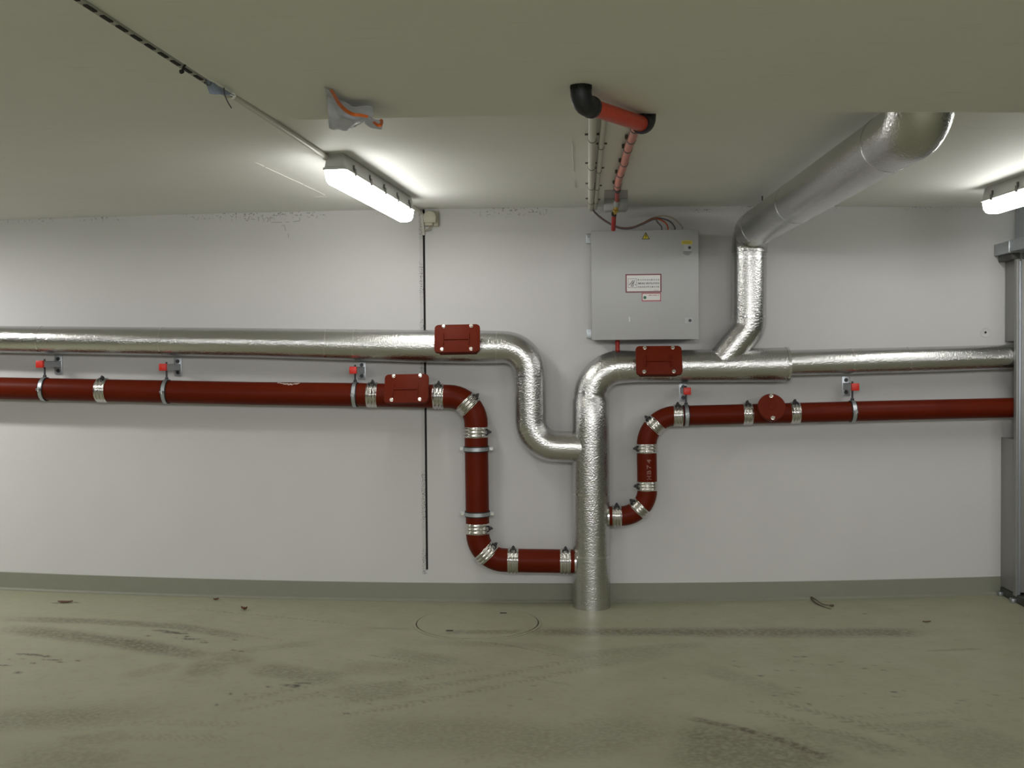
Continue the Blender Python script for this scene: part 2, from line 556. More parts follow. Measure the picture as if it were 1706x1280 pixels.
# ------------------------------------------------------------------ floor with its dirt
def floor_dirt(P):
    """stain and rubber-mark strength at floor points P (N,2)"""
    stain = np.zeros(len(P))
    mark = np.zeros(len(P))
    rng = np.random.RandomState(3)
    def path(pix):
        return np.array([[G(x, y).x, G(x, y).y] for x, y in pix])
    def seg(pix):
        Q = path(pix)
        best = np.full(len(P), 1e9)
        along = np.zeros(len(P))
        side = np.zeros(len(P))
        s0 = 0.0
        L = sum(np.linalg.norm(Q[i + 1] - Q[i]) for i in range(len(Q) - 1))
        for i in range(len(Q) - 1):
            a, b_ = Q[i], Q[i + 1]
            d = b_ - a
            l = np.linalg.norm(d)
            k = ((P - a) @ d) / l ** 2
            kc = np.clip(k, 0, 1)
            e = P - a - kc[:, None] * d
            dist = np.hypot(e[:, 0], e[:, 1])
            sd = (e[:, 0] * d[1] - e[:, 1] * d[0]) / l
            w = dist < best
            best[w] = dist[w]
            along[w] = s0 + kc[w] * l
            side[w] = sd[w]
            s0 += l
        return best, along, side, L
    def sm(x):
        x = np.clip(x, 0, 1)
        return x * x * (3 - 2 * x)
    def smear(pix, w, k, fade=0.25, core=0.35):
        nonlocal stain
        d, s, t, L = seg(pix)
        v = sm((w - d) / (w * (1 - core) + 1e-6)) * sm(s / (fade * L) + .25) * sm((L - s) / (fade * L) + .25)
        stain = np.maximum(stain, v * k) + 0.25 * np.minimum(stain, v * k)
    def tread(pix, w, k, pitch=0.034):
        nonlocal stain
        d, s, t, L = seg(pix)
        for off in (-w * .6, w * .6):
            tt = t - off
            ph = ((s + np.abs(tt) * 0.9) / pitch) % 1.0
            v = (ph < .42) * sm((w * .34 - np.abs(tt)) / (w * .16)) * (d < w * 1.2)
            v = v * sm(s / (.15 * L)) * sm((L - s) / (.15 * L))
            stain = np.maximum(stain, v * k)
    def dashes(pix, k, w=0.008, pitch=0.03):
        nonlocal mark
        d, s, t, L = seg(pix)
        v = sm((w - d) / (w * .6)) * (((s / pitch) % 1.0) < .6) * sm(s / (.1 * L)) * sm((L - s) / (.1 * L))
        mark = np.maximum(mark, v * k)
    def spot(px, py, rx, ry, k, n=1, spread=0.0):
        nonlocal mark
        c = G(px, py)
        for _ in range(n):
            cx = c.x + (rng.rand() - .5) * spread * 2
            cy = c.y + (rng.rand() - .5) * spread * .7
            f = .5 + .8 * rng.rand() if n > 1 else 1.0
            q = np.hypot((P[:, 0] - cx) / (rx * f), (P[:, 1] - cy) / (ry * f))
            mark = np.maximum(mark, sm((1.0 - q) * 2.2) * k)
    smear([(870, 1053), (1080, 1053), (1300, 1053), (1550, 1054)], 0.115, .78, .12, .2)
    smear([(960, 1050), (1200, 1060), (1540, 1060)], 0.05, .35)
    smear([(0, 1031), (150, 1035), (300, 1044), (420, 1064)], 0.075, .62)
    smear([(0, 1046), (90, 1056), (200, 1070), (340, 1093)], 0.13, .74, .3, .2)
    smear([(150, 1062), (290, 1086), (350, 1096)], 0.10, .5)
    smear([(340, 1096), (440, 1080), (540, 1070)], 0.07, .3)
    smear([(335, 1130), (350, 1108), (420, 1092)], 0.13, .45)
    smear([(200, 1130), (300, 1105)], 0.08, .3)
    smear([(420, 1112), (500, 1124), (575, 1132)], 0.13, .55)
    smear([(-120, 1208), (60, 1198), (260, 1184)], 0.20, .5, .5, .1)
    smear([(90, 1240), (220, 1225)], 0.10, .28)
    smear([(560, 1158), (620, 1152), (690, 1148)], 0.16, .45)
    smear([(610, 1046), (690, 1049)], 0.03, .45)
    smear([(640, 1085), (700, 1095), (770, 1104)], 0.11, .38)
    smear([(560, 1115), (740, 1112)], 0.14, .25)
    smear([(740, 1055), (870, 1054)], 0.055, .55, .1)
    smear([(690, 1070), (900, 1076), (960, 1090)], 0.06, .28)
    smear([(925, 1095), (1100, 1078), (1200, 1074)], 0.07, .35)
    smear([(960, 1112), (1130, 1082)], 0.10, .25)
    smear([(560, 1225), (760, 1222), (960, 1240)], 0.26, .34)
    smear([(840, 1245), (980, 1240), (1100, 1200)], 0.20, .34)
    smear([(1145, 1196), (1240, 1216), (1310, 1236), (1390, 1268)], 0.035, .85, .12)
    smear([(1110, 1240), (1250, 1250), (1390, 1290)], 0.30, .60)
    smear([(1140, 1212), (1260, 1236)], 0.12, .4)
    smear([(1300, 1215), (1420, 1235), (1500, 1260)], 0.10, .35)
    smear([(1170, 1112), (1230, 1130), (1330, 1165)], 0.10, .28)
    smear([(1480, 1215), (1600, 1205)], 0.06, .30)
    smear([(1540, 1085), (1640, 1081)], 0.022, .5)
    smear([(0, 1270), (200, 1280)], 0.25, .35)
    smear([(1560, 1260), (1700, 1230)], 0.25, .3)
    tread([(520, 1190), (640, 1172), (800, 1140), (960, 1108), (1080, 1086)], 0.11, .48)
    tread([(560, 1160), (700, 1138), (830, 1118)], 0.10, .42)
    tread([(1250, 1170), (1330, 1192), (1440, 1220), (1560, 1260)], 0.12, .55)
    tread([(1400, 1205), (1500, 1200), (1640, 1190)], 0.09, .38)
    tread([(760, 1290), (900, 1245), (1060, 1195)], 0.13, .30)
    tread([(380, 1180), (520, 1150), (600, 1135)], 0.10, .35)
    tread([(60, 1230), (240, 1215), (420, 1220)], 0.13, .25)
    dashes([(600, 1090), (660, 1098), (725, 1110)], .55)
    dashes([(570, 1098), (690, 1112)], .35)
    dashes([(790, 1068), (860, 1078), (940, 1094)], .5)
    dashes([(850, 1122), (960, 1144)], .32)
    dashes([(310, 1014), (420, 1024), (560, 1038), (600, 1044)], .45, .010, .04)
    dashes([(360, 1052), (500, 1071)], .4)
    dashes([(1270, 1098), (1360, 1096)], .25)
    dashes([(1545, 1085), (1640, 1081)], .35)
    dashes([(230, 1040), (330, 1052)], .35, .012, .05)
    for a in ((268, 1051, .055, .018), (285, 1054, .06, .022), (302, 1056, .05, .016), (318, 1065, .06, .018), (312, 1061, .03, .012), (340, 1071, .025, .012),
              (392, 1066, .02, .01), (390, 1083, .02, .01), (402, 1085, .016, .01), (246, 1060, .016, .01), (35, 1090, .03, .016), (52, 1091, .05, .014),
              (66, 1092, .03, .012), (78, 1094, .03, .014), (90, 1100, .04, .014), (102, 1103, .03, .010), (57, 1105, .016, .012), (130, 1101, .018, .01),
              (5, 1109, .04, .014), (30, 1121, .03, .012), (478, 1142, .03, .016), (492, 1143, .03, .03), (505, 1139, .05, .012), (447, 1145, .012, .01),
              (384, 1156, .014, .012), (360, 1175, .012, .012), (577, 1189, .012, .012), (1340, 1094, .02, .012), (1336, 1094, .014, .01), (1350, 1174, .012, .012),
              (1266, 1126, .02, .012), (1441, 1114, .014, .01), (1488, 1153, .014, .012), (1106, 1130, .010, .01), (1440, 1023, .010, .012), (92, 1005, .02, .012), (128, 1004, .016, .01)):
        spot(*a, 1.0)
    for a in ((300, 1062, 14, .34), (1300, 1105, 12, .30), (1380, 1110, 10, .30), (490, 1150, 10, .22), (1420, 1165, 14, .45), (700, 1150, 14, .6), (80, 1100, 8, .22), (1550, 1160, 10, .4)):
        spot(a[0], a[1], .014, .009, .55, a[2], a[3])
    return np.clip(stain, 0, 1), np.clip(mark, 0, 1)

def add_dirt(me, co):
    st, mk = floor_dirt(co[:, :2])
    for nm, v in (('stain', st), ('mark', mk)):
        a = me.attributes.new(nm, 'FLOAT', 'POINT')
        a.data.foreach_set('value', v.astype(np.float32))

def build_floor():
    xs = np.concatenate([[-9, -7, -5.5, -4.4], np.arange(-3.75, 3.5, 0.013), [4.2, 5.5, 7]])
    ys = np.concatenate([np.arange(0.0, -2.75, -0.015), [-3.2, -4, -5, -7, -10, -14]])
    zz = np.array([zf(x) for x in xs])
    nx, ny = len(xs), len(ys)
    co = np.zeros((ny, nx, 3))
    co[:, :, 0] = xs[None, :]
    co[:, :, 1] = ys[:, None]
    co[:, :, 2] = zz[None, :]
    co = co.reshape(-1, 3)
    i = np.arange((ny - 1) * (nx - 1))
    r, c = i // (nx - 1), i % (nx - 1)
    a = r * nx + c
    quads = np.stack([a, a + nx, a + nx + 1, a + 1], 1)
    me = bpy.data.meshes.new('floor')
    me.vertices.add(len(co))
    me.vertices.foreach_set('co', co.astype(np.float32).ravel())
    me.loops.add(quads.size)
    me.loops.foreach_set('vertex_index', quads.astype(np.int32).ravel())
    me.polygons.add(len(quads))
    me.polygons.foreach_set('loop_start', np.arange(0, quads.size, 4, dtype=np.int32))
    me.update(calc_edges=True)
    me.validate()
    me.polygons.foreach_set('use_smooth', [True] * len(me.polygons))
    add_dirt(me, co)
    me.materials.append(M['floor'])
    o = bpy.data.objects.new('floor', me)
    COL.objects.link(o)
    o['kind'] = 'structure'
build_floor()

# ------------------------------------------------------------------ ceiling, beam, back wall, skirting
def slab(name, material, y0, y1, zlow, ztop, xs):
    bm = bmesh.new()
    rows = []
    for x in xs:
        rows.append([bm.verts.new((x, y0, zlow(x))), bm.verts.new((x, y1, zlow(x))), bm.verts.new((x, y1, ztop)), bm.verts.new((x, y0, ztop))])
    for i in range(len(rows) - 1):
        for k in range(4):
            k2 = (k + 1) % 4
            bm.faces.new((rows[i][k], rows[i][k2], rows[i + 1][k2], rows[i + 1][k]))
    bm.faces.new(rows[0])
    bm.faces.new(rows[-1][::-1])
    return structure(name, bm, material, smooth=False)
XS = [-9, -6] + [-3.6 + .3 * i for i in range(24)] + [4.5, 7]
slab('ceiling', M['ceiling'], 0.15, -14.0, zc, 2.60, XS)

# the deep slab in front; its left end runs along the ceiling joint
BL = S(462, 200.5)
BN = S(140, 0)
bdir = (BN - BL)
def beam_left(y):
    return BL.x + bdir.x * (y - BL.y) / bdir.y
bm = bmesh.new()
bx = [0.0, 0.1, 0.2, 0.3, 0.4, 0.5, 0.6, 0.7, 0.8, 0.9, 1.0]
BY1 = -4.35
rows = []
for q in bx:
    xa = beam_left(BEAM_Y) + (7 - beam_left(BEAM_Y)) * q
    xb = beam_left(BY1) + (7 - beam_left(BY1)) * q
    top = 2.45
    rows.append([bm.verts.new((xa, BEAM_Y, zs(xa))), bm.verts.new((xb, BY1, zs(xa))), bm.verts.new((xb, BY1, top)), bm.verts.new((xa, BEAM_Y, top))])
for i in range(len(rows) - 1):
    for k in range(4):
        k2 = (k + 1) % 4
        bm.faces.new((rows[i][k], rows[i][k2], rows[i + 1][k2], rows[i + 1][k]))
bm.faces.new(rows[0])
bm.faces.new(rows[-1][::-1])
structure('ceiling_beam', bm, M['ceiling'])

GAPW = 0.013
def jx(z):
    return JA + JB * z
bm = bmesh.new()
mw = Matrix(((1, 0, 0, 0), (0, 0, 1, 0), (0, 1, 0, 0), (0, 0, 0, 1)))      # local (x, y, h) -> world (x, h, z)
ZT = 2.5
JE = W(711, 950).z
prism(bm, [(-9, -0.2), (jx(JE) - GAPW / 2, -0.2), (jx(JE) - GAPW / 2, JE), (jx(ZT) - GAPW / 2, ZT), (-9, ZT)], mw, 0.15)
prism(bm, [(7, -0.2), (jx(JE) + GAPW / 2, -0.2), (jx(JE) + GAPW / 2, JE), (jx(ZT) + GAPW / 2, ZT), (7, ZT)], mw, 0.15)
prism(bm, [(jx(JE) - GAPW / 2, -0.2), (jx(JE) + GAPW / 2, -0.2), (jx(JE) + GAPW / 2, JE), (jx(JE) - GAPW / 2, JE)], mw, 0.15)
structure('wall_back', bm, M['wall'])
bm = bmesh.new()
prism(bm, [(jx(JE) - .02, JE - .05), (jx(JE) + .02, JE - .05), (jx(ZT) + .02, ZT), (jx(ZT) - .02, ZT)], Matrix.Translation((0, 0.022, 0)) @ mw, 0.05)
structure('trim_1', bm, M['joint_black'])

bm = bmesh.new()
xs = [-9, -6] + [-3.6 + .3 * i for i in range(22)] + [2.9]
prev = None
for x in xs:
    a = [bm.verts.new((x, 0.01, zf(x) - .03)), bm.verts.new((x, -0.020, zf(x) - .03)), bm.verts.new((x, -0.020, zf(x) + .004)), bm.verts.new((x, -0.006, zf(x) + .014)), bm.verts.new((x, -0.006, zb(x) - .002)), bm.verts.new((x, -.004, zb(x))), bm.verts.new((x, 0.01, zb(x)))]
    if prev:
        for k in range(len(a) - 1):
            bm.faces.new((prev[k], prev[k + 1], a[k + 1], a[k]))
    prev = a
structure('baseboard_back', bm, M['board_grey'])

# slotted edge strip along the left end of the beam (the ceiling joint)
bm = bmesh.new()
A = S(385, 160) - Vector((0, 0, .003))
Bq = S(100, -25) - Vector((0, 0, .003))
tdir = (Bq - A).normalized()
sdir = Vector((tdir.y, -tdir.x, 0)).normalized()
if sdir.x > 0:
    sdir = -sdir
def strip(bm, P, Q, w0, w1, z0, z1):
    poly = [P + sdir * w0, Q + sdir * w0, Q + sdir * w1, P + sdir * w1]
    lo = [bm.verts.new(p + Vector((0, 0, z0))) for p in poly]
    hi = [bm.verts.new(p + Vector((0, 0, z1))) for p in poly]
    bm.faces.new(lo)
    bm.faces.new(hi[::-1])
    for i in range(4):
        bm.faces.new((lo[i], lo[(i + 1) % 4], hi[(i + 1) % 4], hi[i]))
strip(bm, A, Bq, -0.004, 0.012, -.002, .004)
structure('trim_2', bm, M['joint_trim'])
bm = bmesh.new()
L = (Bq - A).length
s = 0.06
while s < L:
    strip(bm, A + tdir * s, A + tdir * (s + .040), -0.003, 0.0065, -.005, -.0015)
    s += 0.066
structure('trim_3', bm, M['joint_black'])

# faint pencil marks under the ceiling and glossy ridges on the ceiling stay on their surfaces
bm = bmesh.new()
def mark_line(bm, pix, w=0.003):
    for (a, b_) in zip(pix[:-1], pix[1:]):
        P, Q = W(*a, 0.0), W(*b_, 0.0)
        d = (Q - P).normalized()
        n = Vector((-d.z, 0, d.x)) * w / 2
        vs = [P + n, P - n, Q - n, Q + n]
        f = [bm.verts.new(v + Vector((0, -.0012, 0))) for v in vs]
        g = [bm.verts.new(v + Vector((0, .001, 0))) for v in vs]
        bm.faces.new(f)
        for i in range(4):
            bm.faces.new((f[i], f[(i + 1) % 4], g[(i + 1) % 4], g[i]))
for pl in ([(407, 363), (412, 369), (416, 360)], [(418, 365), (425, 366)], [(430, 361), (431, 369)], [(437, 361), (440, 369)], [(444, 362), (448, 365), (445, 370)],
           [(450, 361), (450, 369)], [(454, 359), (464, 359)], [(466, 359), (469, 357.5), (475, 358)], [(490, 358), (496, 358.5)], [(452, 370.5), (470, 370.5)],
           [(475, 370), (482, 370)], [(488, 369.5), (499, 368.5), (499, 362)], [(469, 376), (474, 375.5), (476, 385)], [(480, 389), (481, 396)]):
    mark_line(bm, pl)
o = obj_world('pencil_marks', bm, M['pencil'])
o['kind'] = 'structure'
bm = bmesh.new()
def ceil_line(bm, a, b_, r=0.0011, n=6, jit=0.002):
    P, Q = C(*a, 0.0005), C(*b_, 0.0005)
    pts = []
    for i in range(n + 1):
        p = P.lerp(Q, i / n)
        p.x += random.uniform(-jit, jit)
        p.z = zc(p.x) - 0.0006
        pts.append(p)
    sweep(bm, pts, r, 6)
for a, b_ in (((426, 271), (440, 277)), ((443, 279), (504, 307)), ((508, 309), (541, 325)), ((524, 328), (546, 328)), ((953, 235), (954.5, 262)), ((954.5, 264), (956, 285)), ((957, 300), (958, 313))):
    ceil_line(bm, a, b_)
o = obj_world('ceiling_ridges', bm, M['white_line'], True)
o['kind'] = 'structure'

# ------------------------------------------------------------------ foil-wrapped pipes
AX = 0.125                 # distance of every pipe axis from the back wall
def px_r(rpx, off=AX):
    return rpx * (6.0 - off) / F / math.cos(YAW)
def tape(path, px, py, parent, w=0.022, off=AX):
    s = path.near(W(px, py, off))
    P, t, R = path.at(s)
    bm = bmesh.new()
    lathe(bm, P, t, [(-w / 2, R - .001), (-w / 2, R + .0016), (w / 2, R + .0016), (w / 2, R - .001)], 40, closed=True)
    return obj('foil_tape', bm, M['foil_tape'], parent)
def pipe_parts(path, parent, cuts, mats, straight='pipe_section', bend='elbow', seg=40):
    ss = [0.0] + sorted(cuts) + [path.s[-1]]
    out = []
    for a, b_ in zip(ss[:-1], ss[1:]):
        if b_ - a < .004:
            continue
        bm = bmesh.new()
        p, r = path.cut(a, b_)
        sweep(bm, p, r, seg)
        nm = bend if path.turn(a, b_) > 20 else straight
        out.append(obj(nm, bm, mats, parent))
    return out
H_LINES = (((-.30, .16), (-.30, -.24)), ((.26, .16), (.26, -.24)), ((-.30, -.04), (.26, -.04)))
def access_cover(parent, px, py, wpx, hpx, off, R, tilt, label, lean=0.0):
    """bolted rectangular plate on a neck that comes out of the pipe"""
    c = W(px, py, off)
    k = (6.0 - off) / F
    w, h = wpx * k, hpx * k / math.cos(math.radians(tilt))
    rot = Matrix.Rotation(math.radians(90 - tilt), 4, 'X') @ Matrix.Shear('XY', 4, (lean, 0)) if False else Matrix.Rotation(math.radians(90 - tilt), 4, 'X')
    mtx = Matrix.Translation(c) @ rot @ Matrix.Rotation(lean, 4, 'Z')
    bm = bmesh.new()
    prism(bm, round_rect(w * .86, h * .80, .012), mtx @ Matrix.Translation((0, 0, -.09)), .082)
    prism(bm, round_rect(w, h, .020), mtx @ Matrix.Translation((0, 0, -.022)), .022, .003)
    # raised H lines
    for (a, b_) in H_LINES:
        p, q = Vector((a[0] * w, a[1] * h, 0)), Vector((b_[0] * w, b_[1] * h, 0))
        lo = Vector((min(p.x, q.x) - .0030, min(p.y, q.y) - .0030, -.002))
        hi = Vector((max(p.x, q.x) + .0030, max(p.y, q.y) + .0030, .0065))
        box(bm, lo, hi, 0.0015, mtx, 1)
    cov = obj('access_cover', bm, M['red_cover'], parent, angle=40)
    cov['label'] = label
    nrm = (mtx.to_3x3() @ Vector((0, 0, 1)))
    for sx, sy in ((-.30, .44), (.31, .44), (-.33, -.40), (.31, -.40)):
        P = mtx @ Vector((sx * w, sy * h, 0))
        sc_ = add_screw('screw', P - nrm * .002, nrm, .0085, .012, cov)
        if sy < 0:
            bm = bmesh.new()
            lathe(bm, P - nrm * .055, nrm, [(0, .0055), (.04, .0055)], 10, cap=True)
            obj('stud', bm, M['dark_steel'], cov)
    return cov

# drain stack: up from the floor, round the bend, right to the open sleeve end
base = W(985.5, 1004, AX)
base.z = zf(base.x)
stack = thing('drain_stack', base, 'thick foil-wrapped vertical drain stack standing on the floor and bending right below the cabinet', 'pipe')
foot = base.copy()
foot.z = zf(base.x) - .012
corner = W(983.5, 612.5, AX)
endp = W(1312, 607.5, AX)
sp = Path([(foot, 0, px_r(31.5)), (W(984.5, 760, AX), 0, px_r(31)), (W(984, 668, AX), 0, px_r(30)), (corner, 0.172, px_r(27.5)), (W(1060, 611, AX), 0, px_r(25.7)), (endp, 0, px_r(28.2))])
cuts = [sp.near(W(984, 655, AX)), sp.near(W(1028, 611.5, AX)), sp.near(W(984, 822, AX)), sp.near(W(984, 925, AX)), sp.near(W(1150, 610, AX))]
pipe_parts(sp, stack, cuts, M['foil'])
for q in ((984, 655), (1027, 611.5), (984.5, 822), (985, 925)):
    tape(sp, *q, stack, .010)
P, t, R = sp.at(sp.s[-1] - .012)
bm = bmesh.new()
lathe(bm, P, t, [(0, R - .02), (0, R + .004), (.014, R + .004), (.014, R - .035)], 40, closed=True)
obj('sleeve_end', bm, M['foil_tape'], stack)
access_cover(stack, 1098, 600, 76, 47, 0.300, .09, 20, 'red bolted access plate with an H pattern')

# left branch
lroot = W(977, 744, AX)
left = thing('branch_pipe', W(400, 571, AX), 'long foil-wrapped pipe along the wall above the left red pipe, stepping down into the stack', 'pipe')
lp = Path([(W(-160, 560.5, AX), 0, px_r(21.6)), (W(0, 565.5, AX), 0, px_r(22.8)), (W(420, 571, AX), 0, px_r(24.4)), (W(700, 577, AX), 0, px_r(27)), (W(800, 578, AX), 0, px_r(27.6)),
           (W(882, 578.5, AX), 0.150, px_r(26.5)), (W(885, 743, AX), 0.150, px_r(26)), (W(978, 745.5, AX), 0, px_r(26.5))])
cuts = [lp.near(W(x, y, AX)) for x, y in ((70, 566), (272, 569), (592, 575), (836, 578.5), (882, 628), (884, 700), (934, 745))]
pipe_parts(lp, left, cuts, M['foil'])
for q in ((70, 566), (272, 569), (545, 573.5), (592, 575), (828, 578), (882, 627), (884, 716)):
    tape(lp, *q, left, .008)
access_cover(left, 761.5, 563.5, 76, 46, 0.295, .09, 20, 'red bolted access plate with an H pattern', 0.012)

# thin pipe to the right
right = thing('branch_pipe', W(1500, 600, AX), 'thinner foil-wrapped pipe from the sleeve end to the gate post at the right edge', 'pipe')
rp = Path([(W(1296, 605, AX), 0, px_r(20.8)), (W(1420, 602, AX), 0, px_r(20.8)), (W(1560, 598.5, AX), 0, px_r(20.3)), (W(1700, 594, AX), 0, px_r(19.8)), (W(1860, 589, AX), 0, px_r(19.5))])
pipe_parts(rp, right, [rp.near(W(1418, 602, AX)), rp.near(W(1512, 599.7, AX))], M['foil'])
tape(rp, 1418, 602, right, .012)
tape(rp, 1512, 599.7, right, .008)

# vent: slants up from the horizontal pipe, rises, bends under the ceiling towards the beam
vroot = W(1248, 480, AX)
vent = thing('vent_pipe', vroot, 'foil-wrapped vent pipe rising right of the cabinet, then running along the ceiling to the beam', 'pipe')
VR = px_r(27.5)
v_top = W(1249.5, 386, AX)
def deep(px, py, depth_y):
    d = ray(px, py)
    return CAM + d * ((depth_y - CAM.y) / d.y)
v_far = deep(1512, 219, -2.60)
v_turn = v_far + (v_far - v_top).normalized() * 0.135
v_turn.y = max(v_turn.y, BEAM_Y + .108)
v_up = v_turn.copy()
v_up.z = 2.45
vp = Path([(W(1193, 613, AX), 0, px_r(25)), (W(1248, 545, AX), 0.10, VR), (W(1248.5, 418, AX), 0, VR)])
cuts = [vp.near(W(1228, 570, AX)), vp.near(W(1248, 520, AX))]
pipe_parts(vp, vent, cuts, M['foil'])
vq = Path([(W(1248.5, 421, AX), 0, VR * 1.06), (v_top, 0.105, VR * 1.05), (v_top.lerp(v_far, .35), 0, .099), (v_top.lerp(v_far, .97), 0, .100), (v_turn, 0.118, .103), (v_up, 0, .103)])
c2 = [vq.near(v_top.lerp(v_far, .10)), vq.near(v_top.lerp(v_far, .42)), vq.near(v_top.lerp(v_far, .93))]
pipe_parts(vq, vent, c2, M['foil'])
for s in c2:
    P, t, R = vq.at(s)
    bm = bmesh.new()
    lathe(bm, P, t, [(-.004, R - .001), (-.004, R + .0015), (.004, R + .0015), (.004, R - .001)], 40, closed=True)
    obj('foil_tape', bm, M['foil_tape'], vent)
for q in ((1248.4, 430), (1247, 528)):
    tape(vp, *q, vent, .010)
bm = bmesh.new()
hp, _, _ = vq.at(vq.near(v_top.lerp(v_far, .10)))
hx = deep(1270, 330, hp.y)
sweep(bm, [Vector((hx.x, hp.y, hp.z + .06)), Vector((hx.x, hp.y, zc(hx.x) + .01))], .004, 10)
obj('hanger_rod', bm, M['dark_steel'], vent)

# ------------------------------------------------------------------ red cast-iron pipes
def coupling(path, px, py, parent, side, w=0.060):
    """ribbed steel sleeve with its dark clamp screw (a sub-part) on the side given in the wall plane"""
    s = path.near(W(px, py, AX))
    P, t, R = path.at(s)
    prof = [(-w / 2, R - .003)]
    n = 42
    for i in range(n + 1):
        u = i / n
        edge = min(1.0, min(u, 1 - u) * 9)
        prof.append((-w / 2 + w * u, R + .0030 + .0055 * edge * (0.45 - 0.55 * math.cos(u * 2 * math.pi * 3))))
    prof.append((w / 2, R - .003))
    bm = bmesh.new()
    lathe(bm, P, t, prof, 40, closed=True)
    c = obj('coupling', bm, M['steel'], parent, angle=60)
    nrm = Vector((-t.z, 0, t.x)).normalized()
    if nrm.dot(Vector(side)) < 0:
        nrm = -nrm
    nrm = (nrm + Vector((0, -.25, 0))).normalized()
    side_v = t.cross(nrm)
    bm = bmesh.new()
    q = P + nrm * (R + .006)
    rot = Matrix((t, side_v, nrm)).transposed().to_4x4()
    box(bm, (-.011, -.014, -.004), (.011, .014, .007), .003, Matrix.Translation(q) @ rot, 1)
    lathe(bm, q + nrm * .006 - side_v * .018, side_v, [(0, .0045), (.012, .0045), (.012, .0065), (.034, .0065), (.036, .0045)], 10, cap=True)
    lathe(bm, q + nrm * .002, nrm, [(0, .007), (.013, .006), (.016, .004)], 10, cap=True)
    obj('clamp_screw', bm, M['dark_steel'], c)
    return s

UPW = (0, 0, 1)
redl = thing('cast_iron_pipe', W(793, 800, AX), 'left red cast iron drain pipe running under the long foil pipe, then dropping down', 'pipe')
RL = .0672
rlp = Path([(W(-160, 642, AX), 0, RL * .93), (W(0, 647, AX), 0, RL * .95), (W(420, 655.6, AX), 0, RL * .985), (W(600, 657.8, AX), 0, RL), (W(700, 660, AX), 0, RL),
            (W(792.5, 661.5, AX), 0.155, RL), (W(796.5, 932.5, AX), 0.155, RL), (W(880, 934.5, AX), 0, RL), (W(962, 935.5, AX), 0, RL)])
cl = [(172, 650, UPW), (621, 658, UPW), (731, 660.5, UPW), (776, 678, (.7, 0, .7)), (792.7, 720, (1, 0, 0)), (796, 880, (1, 0, 0)), (816, 916, (.7, 0, .7)), (855, 934, UPW), (942, 935.5, UPW)]
ss = [coupling(rlp, *c[:2], redl, c[2]) for c in cl]
pipe_parts(rlp, redl, ss, M['red_iron'])
access_cover(redl, 677, 647, 74, 47, 0.245, .07, 20, 'red bolted access plate with an H pattern', 0.012)
# chipped paint on the top of the run and on the drop pipe
bm = bmesh.new()
for k in range(14):
    q = W(466 + k * 2.6, 637.6, AX)
    P, t, R = rlp.at(rlp.near(q))
    a = math.radians(random.uniform(18, 34) * (1 - abs(k - 7) / 12) + 8)
    n = Vector((0, -math.sin(a), math.cos(a)))
    disc(bm, P + n * (R - .001), n, .0045 + .004 * random.random(), .0022, 8)
o = obj('chipped_paint', bm, M['scuff'], redl)
o['label'] = 'pale chipped paint'

redr = thing('cast_iron_pipe', W(1077, 780, AX), 'right red cast iron drain pipe coming from the gate post, dropping beside the stack', 'pipe')
RR = .0562
rrp = Path([(W(1860, 674.5, AX), 0, RR * .97), (W(1690, 679.2, AX), 0, RR * .98), (W(1420, 685.5, AX), 0, RR), (W(1310, 688.3, AX), 0, RR), (W(1150, 692.3, AX), 0, RR),
            (W(1076.5, 693.5, AX), 0.168, RR), (W(1079, 859.5, AX), 0.150, RR), (W(1008, 860.3, AX), 0, RR)])
cl = [(1324, 688, UPW), (1245, 690, UPW), (1129, 692.5, UPW), (1091, 709, (-.7, 0, .7)), (1076.5, 747, (-1, 0, 0)), (1077.8, 809.5, (-1, 0, 0)), (1063, 845, (-.7, 0, .7)), (1027.5, 860, UPW)]
ss = [coupling(rrp, *c[:2], redr, c[2], .052) for c in cl]
pipe_parts(rrp, redr, ss, M['red_iron'])
# round cover
c = W(1286, 678, .225)
tl = math.radians(20)
nrm = Vector((0, -math.cos(tl), math.sin(tl)))
bm = bmesh.new()
lathe(bm, c - nrm * .10, nrm, [(0, .058), (.082, .058), (.082, .077), (.097, .077), (.100, .074), (.100, .02), (.102, .018), (.102, .001)], 48, cap=True)
cov = obj('access_cover', bm, M['red_cover'], redr)
cov['label'] = 'round red access cover with two bolts'
upv = Vector((0, math.sin(tl), math.cos(tl)))
for k in (1, -1):
    P = c + upv * (.064 * k)
    add_screw('screw', P - nrm * .002, nrm, .009, .012, cov)
bm = bmesh.new()
P = c - upv * .064
lathe(bm, P - nrm * .06, nrm, [(0, .006), (.042, .006)], 10, cap=True)
obj('stud', bm, M['dark_steel'], cov)
# raised cast letters on the drop pipe (worn and hard to read)
def text_mesh(body, bold=False):
    cu = bpy.data.curves.new('text', 'FONT')
    cu.body = body
    cu.size = 1.0
    cu.extrude = 0.0
    if bold:
        cu.offset = 0.019
    to = bpy.data.objects.new('text', cu)
    COL.objects.link(to)
    me = bpy.data.meshes.new_from_object(to)
    bpy.data.objects.remove(to)
    vs = np.array([tuple(v.co) for v in me.vertices])
    fs = [tuple(p.vertices) for p in me.polygons]
    bpy.data.meshes.remove(me)
    bpy.data.curves.remove(cu)
    vs[:, :2] -= vs[:, :2].min(0)
    vs[:, :2] /= vs[:, :2].max(0)
    return vs[:, :2], fs
def add_text(bm, body, place, bold=False, tracking=None):
    """place(u, v) maps the unit text box to the surface"""
    vs, fs = text_mesh(body, bold)
    nv = [bm.verts.new(place(u, v)) for u, v in vs]
    for f in fs:
        try:
            bm.faces.new([nv[i] for i in f])
        except ValueError:
            pass
